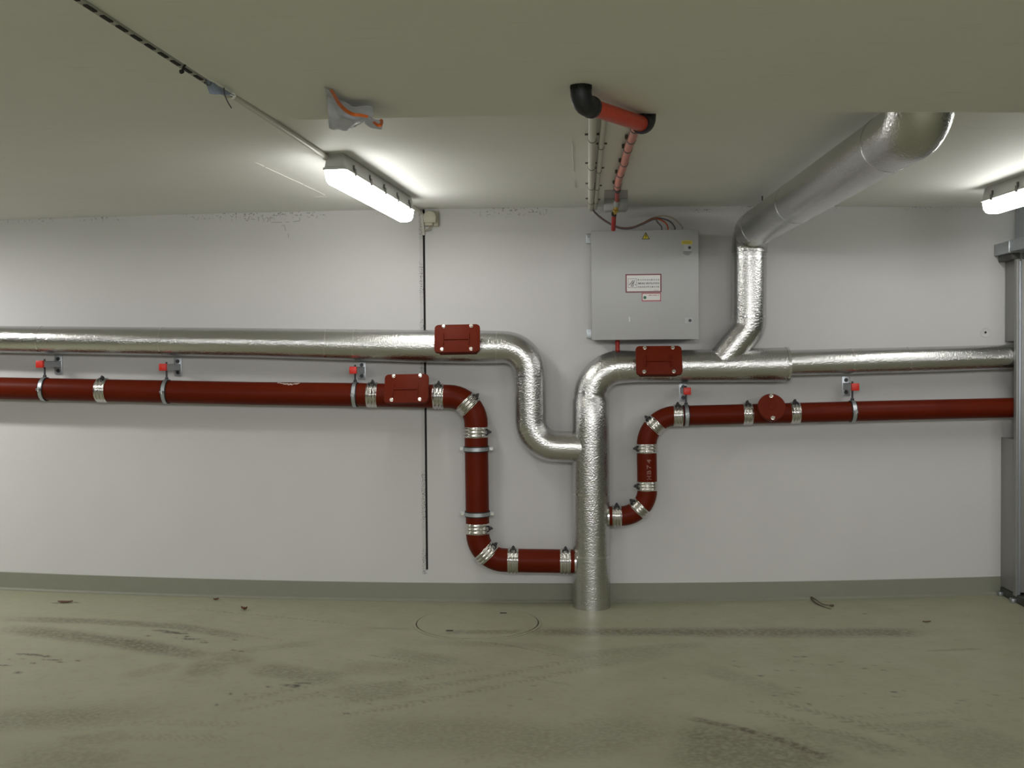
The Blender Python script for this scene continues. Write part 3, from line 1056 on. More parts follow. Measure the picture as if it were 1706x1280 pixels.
def add_text_tracked(bm, body, place, gap):
    """letters spread evenly over the unit box, gap = share of each cell left empty"""
    n = len(body)
    cell = 1.0 / (n - gap)
    for i, ch in enumerate(body):
        if ch == ' ':
            continue
        add_text(bm, ch, lambda u, v, i=i: place((i + u * (1 - gap)) * cell, v), True)
ptop, pbot = W(1078.5, 764, AX), W(1079.5, 798, AX)
P, t, R = rrp.at(rrp.near(W(1077.2, 780, AX)))
def on_pipe(u, v):
    z = ptop.z + (pbot.z - ptop.z) * (1 - u)
    a = (v - .5) * .42 + .12
    ax = P + t * ((z - P.z) / t.z)
    return Vector((ax.x - math.sin(a) * (R + .0008) * -1, ax.y - math.cos(a) * (R + .0008), z))
bm = bmesh.new()
add_text_tracked(bm, 'HB74', lambda u, v: on_pipe(u, 1 - v), .25)
o = obj('cast_lettering', bm, M['letters'], redr, smooth=False)
o['label'] = 'worn pale lettering'
# white rag of sealing stuck at the stack joint of the right pipe
bm = bmesh.new()
lathe(bm, W(1013.5, 860.3, AX), Vector((1, 0, 0)), [(-.006, RR - .004), (-.006, RR + .006), (.004, RR + .006), (.004, RR - .004)], 32, closed=True)
obj('joint_seal', bm, M['foil_tape'], redr)
bm = bmesh.new()
lathe(bm, W(959, 935.5, AX), Vector((1, 0, 0)), [(-.006, RL - .004), (-.006, RL + .006), (.004, RL + .006), (.004, RL - .004)], 32, closed=True)
obj('joint_seal', bm, M['foil_tape'], redl)

# ------------------------------------------------------------------ pipe hangers
def hanger(path, px, py, capx, capy, label, plate_px, plate_y0, plate_y1):
    s = path.near(W(px, py, AX))
    P, t, R = path.at(s)
    zc_ = W(capx, capy, .185).z
    wx = W(plate_px, (plate_y0 + plate_y1) / 2, 0.0).x
    root = thing('pipe_hanger', Vector((wx, 0, zc_)), label, 'pipe hanger', 'wall hangers holding the red pipes')
    bm = bmesh.new()
    lathe(bm, P, t, [(-.010, R + .002), (-.010, R + .0065), (.010, R + .0065), (.010, R + .002)], 40, closed=True)
    for k in (-1, 1):                                    # ears of the two half rings
        q = P + Vector((0, -1, 0)) * (R + .014) * 1.0 + Vector((0, 0, .004 * k))
        box(bm, q - Vector((.010, .012, .0018)), q + Vector((.010, .010, .0018)), .0008, None, 1)
    obj('ring', bm, M['zinc'], root)
    bm = bmesh.new()
    lathe(bm, P, t, [(-.015, R - .001), (-.015, R + .0045), (.015, R + .0045), (.015, R - .001)], 40, closed=True)
    obj('rubber_lining', bm, M['rubber'], root)
    bm = bmesh.new()
    lathe(bm, P + Vector((0, -R - .018, -.012)), Vector((0, 0, 1)), [(0, .005), (.024, .005)], 10, cap=True)
    obj('screw', bm, M['bolt'], root)
    bm = bmesh.new()
    hx_ = P.x
    sweep(bm, [Vector((hx_, P.y, P.z + R + .003)), Vector((hx_, P.y, zc_ + .03))], .0055, 12)
    lathe(bm, Vector((hx_, P.y, P.z + R + .003)), Vector((0, 0, 1)), [(0, .010), (.014, .010)], 8, cap=True)
    obj('threaded_rod', bm, M['dark_steel'], root)
    h = .018
    bm = bmesh.new()
    # channel rail standing out from the wall, skewed a little if the pipe is not straight above
    x0 = wx
    pts = [(x0, -.006), (hx_, -.17)]
    for sx in (-1, 1):
        vs = []
        for (x, y) in pts:
            for zz in (-h, h):
                for th in (0, .003):
                    vs.append(bm.verts.new((x + sx * (h - th), y, zc_ + zz)))
        a = vs
        bm.faces.new((a[0], a[2], a[6], a[4]))
        bm.faces.new((a[1], a[3], a[7], a[5]))
        bm.faces.new((a[0], a[1], a[5], a[4]))
        bm.faces.new((a[2], a[3], a[7], a[6]))
        bm.faces.new((a[0], a[1], a[3], a[2]))
        bm.faces.new((a[4], a[5], a[7], a[6]))
    vs = []
    for (x, y) in pts:
        for zz in (h - .003, h):
            for sx in (-h, h):
                vs.append(bm.verts.new((x + sx, y, zc_ + zz)))
    a = vs
    for f in ((0, 1, 3, 2), (4, 5, 7, 6), (0, 1, 5, 4), (2, 3, 7, 6), (0, 2, 6, 4), (1, 3, 7, 5)):
        bm.faces.new([a[i] for i in f])
    obj('rail', bm, M['zinc'], root)
    bm = bmesh.new()
    box(bm, (hx_ - .0205, -.190, zc_ - .0205), (hx_ + .0205, -.165, zc_ + .0205), .003)
    e = obj('end_cap', bm, M['cap_red'], root)
    e['label'] = 'bright red square end cap'
    za, zb_ = W(plate_px, plate_y1).z, W(plate_px, plate_y0).z
    bm = bmesh.new()
    prism(bm, round_rect(.046, zb_ - za, .006), Matrix.Translation((wx, -.001, (za + zb_) / 2)) @ Matrix.Rotation(math.pi / 2, 4, 'X'), .007, .001)
    pl = obj('wall_plate', bm, M['zinc'], root)
    for z in (za + .022, zb_ - .022):
        add_screw('anchor_bolt', Vector((wx, -.007, z)), Vector((0, -1, 0)), .009, .012, pl, M['dark_steel'])
    return root
hanger(rlp, 75, 648, 72, 607, 'leftmost pipe hanger on the left red pipe, red end cap, near the left picture edge', 98, 592, 624)
hanger(rlp, 278, 652.5, 276, 612, 'second pipe hanger from the left on the left red pipe', 297, 596, 627)
hanger(rlp, 592, 657.5, 591, 617, 'pipe hanger just left of the rectangular cover on the left red pipe', 603, 602, 633)
hanger(rrp, 1143, 692.4, 1142, 652, 'pipe hanger below the foil pipe at the left end of the right red pipe', 1138, 638, 669)
hanger(rrp, 1420, 685.5, 1421.5, 645, 'pipe hanger right of the round cover on the right red pipe', 1409, 627, 660)

def wall_clamp(path, px, py, label):
    s = path.near(W(px, py, AX))
    P, t, R = path.at(s)
    root = thing('pipe_clamp', Vector((P.x, 0, P.z)), label, 'pipe clamp', 'clamps round the left red drop pipe')
    bm = bmesh.new()
    lathe(bm, P, t, [(-.010, R + .003), (-.010, R + .0075), (.010, R + .0075), (.010, R + .003)], 40, closed=True)
    for k in (-1, 1):
        for f in (-1, 1):
            q = P + Vector((k * (R + .016), .004 * f, 0))
            box(bm, q - Vector((.014, .0018, .010)), q + Vector((.014, .0018, .010)), .0008, None, 1)
    obj('ring', bm, M['zinc'], root)
    bm = bmesh.new()
    lathe(bm, P, t, [(-.016, R - .001), (-.016, R + .005), (.016, R + .005), (.016, R - .001)], 40, closed=True)
    obj('rubber_lining', bm, M['rubber'], root)
    for k in (-1, 1):
        q = P + Vector((k * (R + .020), -.016, 0))
        bm = bmesh.new()
        lathe(bm, q, Vector((0, 1, 0)), [(0, .008), (.008, .0085), (.010, .005), (.03, .005)], 10, Vector((0, 0, 1)), cap=True)
        obj('screw', bm, M['bolt'], root)
    bm = bmesh.new()
    sweep(bm, [Vector((P.x, -.001, P.z)), Vector((P.x, P.y + R + .004, P.z))], .006, 10, ref=Vector((0, 0, 1)))
    obj('wall_rod', bm, M['dark_steel'], root)
wall_clamp(rlp, 793, 748, 'upper steel clamp with rubber lining round the left red drop pipe')
wall_clamp(rlp, 795.5, 856, 'lower steel clamp with rubber lining round the left red drop pipe')

# ------------------------------------------------------------------ cabinet
CF = 0.215                                   # front of the door
c00, c11 = W(985, 384.5, CF), W(1164.5, 565.5, CF)
cx0, cx1, cz0, cz1 = c00.x, c11.x, c11.z, c00.z
cab = thing('electrical_cabinet', Vector(((cx0 + cx1) / 2, 0, cz0)), 'grey smoke ventilation control cabinet with warning stickers on the white wall', 'cabinet')
bm = bmesh.new()
box(bm, (cx0 + .004, -CF + .022, cz0 + .004), (cx1 - .004, -.012, cz1 - .004), .004)
obj('body', bm, M['cabinet'], cab)
bm = bmesh.new()
box(bm, (cx0 + .010, -CF + .024, cz0 + .010), (cx1 - .010, -CF + .015, cz1 - .010), 0)
obj('gasket', bm, M['cab_line'], cab)
bm = bmesh.new()
box(bm, (cx0, -CF, cz0), (cx1, -CF + .018, cz1), .0045)
door = obj('door', bm, M['cabinet'], cab)
def cabp(px, py, lift=0.0):
    return W(px, py, CF + lift)
def flat_rect(bm, x0, y0, x1, y1, lift, th=.0012, r=0.0):
    a, b_ = cabp(x0, y0), cabp(x1, y1)
    w, h = b_.x - a.x, a.z - b_.z
    mtx = Matrix.Translation(((a.x + b_.x) / 2, -CF - lift, (a.z + b_.z) / 2)) @ Matrix.Rotation(math.pi / 2, 4, 'X')
    prism(bm, round_rect(w, h, r, 4) if r else [(-w / 2, -h / 2), (w / 2, -h / 2), (w / 2, h / 2), (-w / 2, h / 2)], mtx, th)
def text_in(bm, body, x0, y0, x1, y1, lift, gap=None):
    a, b_ = cabp(x0, y1), cabp(x1, y0)
    pl = lambda u, v: Vector((a.x + (b_.x - a.x) * u, -CF - lift, a.z + (b_.z - a.z) * v))
    if gap is None:
        add_text(bm, body, pl, True)
    else:
        add_text_tracked(bm, body, pl, gap)
def stroke(bm, pix, wpx, lift):
    k = (6 - CF) / F
    for a, b_ in zip(pix[:-1], pix[1:]):
        P, Q = cabp(*a), cabp(*b_)
        d = (Q - P).normalized()
        n = Vector((-d.z, 0, d.x)) * wpx * k / 2
        vs = [P + n - d * wpx * k * .3, P - n - d * wpx * k * .3, Q - n + d * wpx * k * .3, Q + n + d * wpx * k * .3]
        bm.faces.new([bm.verts.new(Vector((v.x, -CF - lift, v.z))) for v in vs])
def dash_line(bm, x0, x1, y, wpx, lift):
    """a line of print too small to read"""
    x = x0
    while x < x1 - .4:
        l = random.uniform(.5, 1.3)
        stroke(bm, [(x, y), (min(x + l, x1), y)], wpx, lift)
        x += l + random.uniform(.45, .8)
# main sticker
bm = bmesh.new()
flat_rect(bm, 1042, 457, 1102, 487.2, 0)
st = obj('sticker', bm, M['label_red'], cab, smooth=False)
st['label'] = 'white smoke ventilation sticker with a maroon border'
bm = bmesh.new()
flat_rect(bm, 1044, 459, 1100, 485.2, .0012, .0005)
obj('sticker_face', bm, M['label_white'], st, smooth=False)
bm = bmesh.new()
text_in(bm, 'RAUCHABZUG', 1062.8, 465.0, 1098.2, 467.8, .0021, .38)
text_in(bm, 'SMOKE VENTILATION', 1062.8, 470.6, 1098.2, 473.8, .0021)
text_in(bm, 'DESENFUMAGE', 1062.8, 476.8, 1098.2, 479.6, .0021, .38)
stroke(bm, [(1046.5, 464.6), (1060.8, 464.6), (1060.8, 479.6), (1046.5, 479.6), (1046.5, 464.6)], .4, .0021)
stroke(bm, [(1048, 474.6), (1049.5, 473.8), (1054.4, 467.4)], .9, .0021)
stroke(bm, [(1051.5, 477.4), (1052, 474), (1055, 470.5), (1057.5, 467.5)], .9, .0021)
stroke(bm, [(1054.8, 477.4), (1054.2, 474.5), (1055.6, 470.8)], 1.0, .0021)
stroke(bm, [(1051.4, 477.6), (1055.2, 477.4)], .6, .0021)
stroke(bm, [(1058, 474.6), (1059.2, 474.6)], 1.1, .0021)
obj('print', bm, M['ink'], st, smooth=False)
bm = bmesh.new()
dash_line(bm, 1089, 1097, 483.9, .6, .0021)
obj('small_print', bm, M['label_pink'], st, smooth=False)
# small sticker
bm = bmesh.new()
flat_rect(bm, 1069.3, 488.4, 1101.2, 502, 0)
s2 = obj('sticker', bm, M['label_pink'], cab, smooth=False)
s2['label'] = 'small red-bordered sticker with a green dot'
bm = bmesh.new()
flat_rect(bm, 1070.6, 489.8, 1099.8, 500.4, .0012, .0005)
obj('sticker_face', bm, M['label_white'], s2, smooth=False)
bm = bmesh.new()
k0 = cabp(1074.3, 496)
disc(bm, Vector((k0.x, -CF - .0016, k0.z)), Vector((0, -1, 0)), .0088, .0006, 24)
obj('green_dot', bm, M['green'], s2, smooth=False)
bm = bmesh.new()
text_in(bm, 'SRK 25022', 1080.5, 491.2, 1095, 493.2, .0021)
text_in(bm, 'A', 1096.6, 491.2, 1098.2, 493, .0021)
obj('small_print', bm, M['label_pink'], s2, smooth=False)
# warning triangle
tri = [(1075.8, 386.8), (1069.2, 398.8), (1082.6, 398.8)]
def tri_shape(bm, k, lift, th):
    cx_, cy_ = 1075.85, 394.8
    pts = [cabp(cx_ + (x - cx_) * k, cy_ + (y - cy_) * k) for x, y in tri]
    f = [bm.verts.new((p.x, -CF - lift - th, p.z)) for p in pts]
    g = [bm.verts.new((p.x, -CF - lift + .0005, p.z)) for p in pts]
    bm.faces.new(f)
    for i in range(3):
        bm.faces.new((f[i], f[(i + 1) % 3], g[(i + 1) % 3], g[i]))
bm = bmesh.new()
tri_shape(bm, 1.0, 0, .0012)
w = obj('warning_sign', bm, M['ink'], cab, smooth=False)
w['label'] = 'yellow electrical warning triangle'
bm = bmesh.new()
tri_shape(bm, .74, .0012, .0006)
obj('warning_face', bm, M['yellow'], w, smooth=False)
bm = bmesh.new()
stroke(bm, [(1076.6, 389.8), (1075.2, 393.4), (1076.8, 393.2), (1075.4, 397.0)], .75, .0026)
obj('lightning_bolt', bm, M['ink'], w, smooth=False)
# yellow tag, locks, small lines of print
bm = bmesh.new()
flat_rect(bm, 1135.8, 401.2, 1153, 407, 0)
yt = obj('sticker', bm, M['yellow'], cab, smooth=False)
yt['label'] = 'small yellow sticker above the lock'
bm = bmesh.new()
dash_line(bm, 1137.6, 1151.4, 403.2, .8, .0016)
dash_line(bm, 1138.6, 1150.4, 405.2, .8, .0016)
obj('print', bm, M['clip'], yt, smooth=False)
for (x, y) in ((1148.6, 412.8), (1149.3, 534.2)):
    bm = bmesh.new()
    flat_rect(bm, x - 8.5, y - 5, x + 4.5, y + 5, -.001, .0045, .004)
    lk = obj('lock_plate', bm, M['cabinet'], cab)
    bm = bmesh.new()
    k0 = cabp(x, y)
    lathe(bm, Vector((k0.x, -CF - .003, k0.z)), Vector((0, -1, 0)), [(0, .0085), (.004, .0085), (.0055, .0072), (.0055, .004), (.003, .0035)], 20, Vector((0, 0, 1)), cap=True)
    obj('lock_cylinder', bm, M['dark_steel'], lk)
bm = bmesh.new()
dash_line(bm, 1138.5, 1152, 420.0, .9, .0008)
dash_line(bm, 1138.5, 1152, 422.4, .7, .0008)
dash_line(bm, 1141.5, 1149.5, 424.6, .7, .0008)
obj('print', bm, M['ink'], cab, smooth=False)
bm = bmesh.new()
stroke(bm, [(1048.6, 528.5), (1048.9, 535.5)], 1.6, .0006)
o = obj('paint_scratch', bm, M['label_white'], cab, smooth=False)
o['label'] = 'white vertical scratch'
for (sx, y) in ((-1, 398), (-1, 556), (1, 396), (1, 556)):
    z = W(980, y, .01).z
    ex = cx0 if sx < 0 else cx1
    bm = bmesh.new()
    lo, hi = (ex + sx * .024, ex - sx * .03)
    box(bm, (min(lo, hi), -.016, z - .028), (max(lo, hi), -.0005, z + .028), .003)
    lug = obj('mounting_lug', bm, M['zinc'], cab)
    add_screw('screw', Vector((ex + sx * .013, -.016, z + .010)), Vector((0, -1, 0)), .004, .006, lug, M['zinc'])

# ------------------------------------------------------------------ red gas pipe above and below the cabinet, fittings, salmon conduit
def tube_obj(name, pts, r, material, parent=None, seg=16, ref=Vector((0, -1, 0))):
    bm = bmesh.new()
    sweep(bm, pts, r, seg, ref=ref)
    return obj(name, bm, material, parent)
def smooth_pts(ctrl, n=8):
    """Catmull-Rom through the points"""
    out = []
    m_ = len(ctrl)
    for i in range(m_ - 1):
        p0, p1, p2, p3 = ctrl[max(i - 1, 0)], ctrl[i], ctrl[i + 1], ctrl[min(i + 2, m_ - 1)]
        for j in range(n):
            u = j / n
            out.append(0.5 * ((2 * p1) + (p2 - p0) * u + (2 * p0 - 5 * p1 + 4 * p2 - p3) * u * u + (3 * p1 - p0 - 3 * p2 + p3) * u ** 3))
    out.append(ctrl[-1])
    return out
g0, g1 = W(1021.5, 387, .185), W(1023, 356, .345)
gas = thing('red_supply_pipe', g0, 'thin red pipe with brass fitting entering the top of the cabinet', 'pipe')
tube_obj('pipe', [g0, g1], .0125, M['pipe_red'], gas)
gz = Vector((g1.x, g1.y, 0))
bm = bmesh.new()
lathe(bm, g1 + (g0 - g1).normalized() * .012, g1 - g0, [(0, .0145), (.012, .0145), (.012, .010), (.024, .010)], 18, cap=True)
obj('collar', bm, M['dark_steel'], gas)
b0, b1 = W(1024.3, 356, .350), W(1027.3, 342.5, .385)
bm = bmesh.new()
ax = (b1 - b0)
Lb = ax.length
lathe(bm, b0, ax, [(0, .010), (Lb * .2, .012), (Lb * .25, .0145), (Lb * .5, .0145), (Lb * .55, .0105), (Lb * .7, .0105), (Lb * .72, .0135), (Lb, .0135)], 12, cap=True)
obj('brass_fitting', bm, M['brass'], gas)
c0, c1 = W(1027.3, 342.5, .385), W(1028, 333.5, .420)
bm = bmesh.new()
lathe(bm, c0, c1 - c0, [(0, .016), ((c1 - c0).length, .016)], 16, cap=True)
obj('coupling_nut', bm, M['plastic_grey'], gas)

lower = thing('red_supply_pipe', W(1028.5, 584, .10), 'thin red pipe coming out of the cabinet bottom above the foil pipe', 'pipe')
tube_obj('pipe', [W(1028.8, 588, .11), W(1028.8, 566, .10)], .0125, M['pipe_red'], lower)
bm = bmesh.new()
q = W(1028.6, 566.5, .10)
disc(bm, Vector((q.x, q.y, cz0 - .006)), Vector((0, 0, 1)), .022, .0075, 24)
obj('grommet', bm, M['rubber'], lower)

pk = [C(1074, 150, .022), C(1063, 190, .022), C(1056, 222, .022), C(1047, 245, .022), C(1039, 275, .022), C(1031, 298, .024), C(1028.5, 314, .028)]
hosep = thing('flexible_conduit', pk[0], 'salmon pink conduit clipped along the ceiling down to the cabinet supply pipe', 'conduit')
pts = smooth_pts(pk, 8)
j0 = W(1028, 334, .418)
tail = smooth_pts([pk[-1], pk[-1].lerp(j0, .5) , j0], 6)
tube_obj('hose', pts, .0165, M['hose_pink'], hosep)
tube_obj('hose_tail', tail, .0125, M['pipe_red'], hosep)
bm = bmesh.new()
e = tail[0]
d = (tail[1] - tail[0]).normalized()
lathe(bm, tail[0] - d * .02, d, [(0, .0185), (.055, .0185), (.055, .0165), (.085, .0165)], 16, cap=True)
obj('rubber_sleeve', bm, M['rubber'], hosep)
for q in (.30, .42, .54, .66, .79, .92):
    i = int(q * (len(pts) - 1))
    P = pts[i]
    t = (pts[i + 1] - pts[i - 1]).normalized() if 0 < i < len(pts) - 1 else (pts[-1] - pts[-2]).normalized()
    bm = bmesh.new()
    lathe(bm, P, t, [(-.008, .0155), (-.008, .0185), (.008, .0185), (.008, .0155)], 16, ref=Vector((0, 0, 1)), closed=True)
    q_ = P + Vector((-.019, 0, .010))
    box(bm, q_ - Vector((.006, .007, .007)), q_ + Vector((.006, .007, .010)), .002, None, 1)
    obj('clip', bm, M['clip'], hosep)

# orange-red tube with black elbows under the beam edge
t0, t1 = S(968, 173, .048), deep(1077, 209, BEAM_Y + .035)
top0 = t0.copy()
top0.z = zs(t0.x) + .01
top1 = t1.copy()
top1.z = zc(t1.x) + .01
tubeth = thing('pipe_bridge', t0, 'orange-red tube with two black rubber elbows under the beam edge above the cabinet', 'pipe')
dirt = (t1 - t0).normalized()
tube_obj('tube', [t0 + dirt * .02, t1 - dirt * .02], .0235, M['hose_red'], tubeth, 24)
for P, Q, dr, arm in ((t0, top0, dirt, .058), (t1, top1, -dirt, .034)):
    pth = Path([(P + dr * arm, 0, .0290), (P, .030, .0290), (Q, 0, .0305)])
    bm = bmesh.new()
    sweep(bm, pth.p, pth.r, 24)
    lathe(bm, P + dr * (arm - .006), dr, [(0, .0305), (.012, .0305), (.012, .022), (0, .022)], 24, closed=True)
    obj('rubber_elbow', bm, M['rubber'], tubeth)
bm = bmesh.new()
for k in range(9):
    a = math.radians(-60 + 15 * k)
    q = top0 + Vector((math.sin(a) * .030, -math.cos(a) * .030, -.010))
    box(bm, (-.003, -.002, -.012), (.003, .002, .008 + .008 * (k % 2)), 0, Matrix.Translation(q) @ Matrix.Rotation(a, 4, 'Z'))
obj('torn_edge', bm, M['rubber'], tubeth)

# grey box in the corner of wall and ceiling, dark band above it is a thin plate
zlow = W(1026, 350.5, .325).z
xb0, xb1 = W(1006.5, 340, .325).x, W(1046, 340, .325).x
bx_ = thing('junction_box', Vector(((xb0 + xb1) / 2, -.27, zlow)), 'light grey junction box behind the brass fitting, under the ceiling', 'junction box')
bm = bmesh.new()
box(bm, (xb0 + .002, -.315, zlow + .002), (xb1 - .002, -.235, zc(xb0) - .001), .005)
obj('body', bm, M['cabinet'], bx_)
bm = bmesh.new()
box(bm, (xb0, -.325, zlow), (xb1, -.310, zc(xb0) - .003), .004)
obj('lid', bm, M['cabinet'], bx_)
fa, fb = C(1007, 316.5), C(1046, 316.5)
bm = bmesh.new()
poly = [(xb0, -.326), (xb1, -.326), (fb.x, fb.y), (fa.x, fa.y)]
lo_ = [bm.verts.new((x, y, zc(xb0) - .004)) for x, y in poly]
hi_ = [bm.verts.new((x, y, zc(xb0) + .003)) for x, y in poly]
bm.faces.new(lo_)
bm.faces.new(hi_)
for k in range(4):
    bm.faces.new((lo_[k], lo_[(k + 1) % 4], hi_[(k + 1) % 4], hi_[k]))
e = obj('dark_band_plate', bm, M['plastic_grey'], bx_, smooth=False)
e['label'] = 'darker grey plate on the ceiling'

# ------------------------------------------------------------------ ceiling conduits and wires
def conduit(pa, pb, r, label, clips, name='conduit', extra=None):
    P, Q = C(*pa, r + .004), C(*pb, r + .004)
    root = thing(name, P, label, 'conduit', 'pale conduits on the ceiling')
    pts = [P.lerp(Q, i / 6) for i in range(7)]
    for p in pts[1:-1]:
        p.z = zc(p.x) - r - .004
    if extra:
        pts += extra
    tube_obj('tube', pts, r, M['conduit'], root, 16, Vector((0, 0, 1)))
    d = (Q - P).normalized()
    for q in clips:
        c_ = P.lerp(Q, q)
        c_.z = zc(c_.x) - r - .004
        bm = bmesh.new()
        lathe(bm, c_, d, [(-.006, r - .001), (-.004, r + .0016), (.004, r + .0016), (.006, r - .001)], 16, closed=True)
        for sx in (-1, 1):
            box(bm, c_ + Vector((sx * (r + .006) - .007, -.006, r - .002)), c_ + Vector((sx * (r + .006) + .007, .006, r + .006)), .001, None, 1)
        obj('clip', bm, M['clip'], root)
    return root
conduit((988.7, 140), (984.3, 348), .0160, 'thicker pale conduit on the ceiling left of the cabinet supply', (.30, .52, .72, .90))
conduit((1011.5, 140), (991.5, 347), .0115, 'thinner pale conduit on the ceiling beside the thicker one', (.36, .56, .74, .91))
wires = [('wire_grey', (1102, 384), (1096, 371), .0, 'grey wire bending first into the cabinet top'),
         ('wire_orange', (1112.5, 384), (1106, 369), .006, 'orange wire bending into the cabinet top between two grey ones'),
         ('wire_dark', (1124, 384), (1113, 367), .012, 'dark grey wire entering the cabinet top right of the orange wire'),
         ('wire_beige', (1136.5, 384), (1124, 365), .018, 'pale beige wire entering the cabinet top furthest right')]
for i, (mk, endpx, mid, dz, lab) in enumerate(wires):
    up_ = i * .7
    ctrl = [C(986, 347, .02), W(993, 357 - up_, .07), W(1008, 369 - up_, .09), W(1030, 380 - up_, .13), W(1050, 381 - up_, .13), W(1070, 374 - up_, .13), W(1090, 365.5 - up_ * 1.6, .12)]
    if i == 3:
        ctrl += [W(1108, 359.5, .12)]
    ctrl += [W(*mid, .12), W(endpx[0], endpx[1] - 6, .12), W(endpx[0], endpx[1] + 2, .12)]
    for q in ctrl[1:]:
        q.y += dz * .5
    bm = bmesh.new()
    sweep(bm, smooth_pts(ctrl, 8), .0042, 10)
    tag(obj('wire', bm, M[mk], None), lab, 'wire', 'wires into the cabinet')

# conduit feeding the left lamp, and the small box beside the wall joint
P = C(388, 160, .014)
lc = thing('conduit', P, 'grey conduit along the ceiling joint feeding the left lamp', 'conduit', 'pale conduits on the ceiling')
q1, q2 = C(520, 246, .014), C(549, 266, .016)
tube_obj('tube', [P, P.lerp(q1, .5), q1, q2], .0105, M['conduit'], lc, 16, Vector((0, 0, 1)))
bm = bmesh.new()
d = (q2 - q1).normalized()
lathe(bm, q2 - d * .06, d, [(0, .012), (.01, .015), (.05, .015), (.06, .012)], 14, cap=True)
obj('gland', bm, M['conduit'], lc)

zt = W(720, 353.5, 0.03).z
d0, d1 = W(708, 381, .0), W(731, 354, .0)
sens = thing('junction_box', Vector(((d0.x + d1.x) / 2, 0, d0.z)), 'small beige box beside the top of the wall joint', 'junction box')
bm = bmesh.new()
box(bm, (d0.x + .004, -.028, d0.z + .01), (d1.x, -.0005, d1.z + .004), .006)
obj('base', bm, M['plastic_beige'], sens)
bm = bmesh.new()
mid = (d0.x + d1.x) / 2 - .006
n = 14
outline = [(-.038, -.030)] + [(-.038 * math.cos(math.pi * k / n), .004 + .036 * math.sin(math.pi * k / n)) for k in range(n + 1)] + [(.038, -.030)]
prism(bm, outline, Matrix.Translation((mid, -.026, (d0.z + d1.z) / 2 + .010)) @ Matrix.Rotation(math.pi / 2, 4, 'X'), .034, .006)
obj('cover', bm, M['plastic_beige'], sens)
bm = bmesh.new()
box(bm, (mid - .030, -.050, d0.z + .012), (mid + .016, -.020, d0.z + .034), .004)
obj('entry', bm, M['plastic_beige'], sens)
sweepp = smooth_pts([Vector((mid - .004, -.034, d0.z + .014)), Vector((mid - .008, -.036, d0.z - .006)), Vector((mid - .028, -.030, d0.z - .012)), Vector((jx(d0.z) + .002, .004, d0.z - .004))], 8)
tube_obj('cable', sweepp, .0042, M['wire_beige'], sens, 10)
bm = bmesh.new()
sweep(bm, [C(686, 345, .012), C(696, 349.5, .012), W(703, 356, .012), W(704.5, 366, .008), W(706, 392, .006)], .009, 12)
tag(obj('cable_duct', bm, M['conduit'], None), 'short pale conduit from the left lamp over the wall joint', 'conduit', 'pale conduits on the ceiling')

# ------------------------------------------------------------------ fluorescent lamps
def make_lamp(near, far, label):
    """near/far: rim centre points; built along local +x, then turned"""
    d = far - near
    L = math.hypot(d.x, d.y)
    ang = math.atan2(d.y, d.x)
    root = thing('fluorescent_lamp', near, label, 'ceiling lamp', 'lit fluorescent ceiling lamps')
    root.rotation_euler = (0, 0, ang)
    H_ = zc(near.x) - near.z
    def lobj(name, bm, m_, par):
        bmesh.ops.recalc_face_normals(bm, faces=bm.faces[:])
        me = bpy.data.meshes.new(name)
        bm.to_mesh(me)
        bm.free()
        smooth_mesh(me, 38)
        me.materials.append(m_)
        o = bpy.data.objects.new(name, me)
        COL.objects.link(o)
        o.parent = par
        return o
    def loft(bm, secs):
        rings = [[bm.verts.new(p) for p in s_] for s_ in secs]
        for a, b_ in zip(rings[:-1], rings[1:]):
            for k in range(len(a)):
                k2 = (k + 1) % len(a)
                bm.faces.new((a[k], a[k2], b_[k2], b_[k]))
        bm.faces.new(rings[0])
        bm.faces.new(rings[-1])
    # housing: rounded rectangle in plan, tapering upwards to the ceiling
    bm = bmesh.new()
    def plan(grow, z, r):
        return [Vector((x + L / 2, y, z)) for x, y in round_rect(L + 2 * grow, .100 + 2 * grow, r, 4)]
    loft(bm, [plan(.004, -.004, .018), plan(.004, .006, .018), plan(-.002, .010, .016), plan(-.010, H_ * .8, .014), plan(-.016, H_ + .002, .012)])
    hs = lobj('housing', bm, M['housing'], root)
    # lit cover
    bm = bmesh.new()
    loft(bm, [plan(-.003, -.002, .018), plan(-.003, -.022, .018), plan(-.006, -.044, .018), plan(-.014, -.059, .016), plan(-.026, -.066, .012)])
    lobj('lit_cover', bm, M['lit'], root)
    # clips along both sides
    for k in range(5):
        x = L * (.10 + .20 * k)
        for sy in (-1, 1):
            bm = bmesh.new()
            box(bm, (x - .010, sy * .0545 - .0035, -.012), (x + .010, sy * .0545 + .0035, .020), .0015, None, 1)
            box(bm, (x - .007, sy * .050 - .003, .016), (x + .007, sy * .050 + .003, .036), .001, None, 1)
            lobj('clip', bm, M['clip'], root)
    return root
nL = C(557, 281, .068)
fL = C(676, 350.5, .068)
make_lamp(nL, fL, 'lit fluorescent lamp on the ceiling left of centre beside the wall joint')
fR = C(1632, 336.5, .068)
nR = C(1706, 312.5, .068)
dR = (nR - fR)
dR.z = 0
dR.normalize()
sideR = Vector((-dR.y, dR.x, 0))
if sideR.x < 0:
    sideR = -sideR
fRc = fR + sideR * .050 + dR * .01
nRc = fRc + dR * (fL - nL).length
make_lamp(fRc, nRc, 'lit fluorescent lamp cut off by the right picture edge')

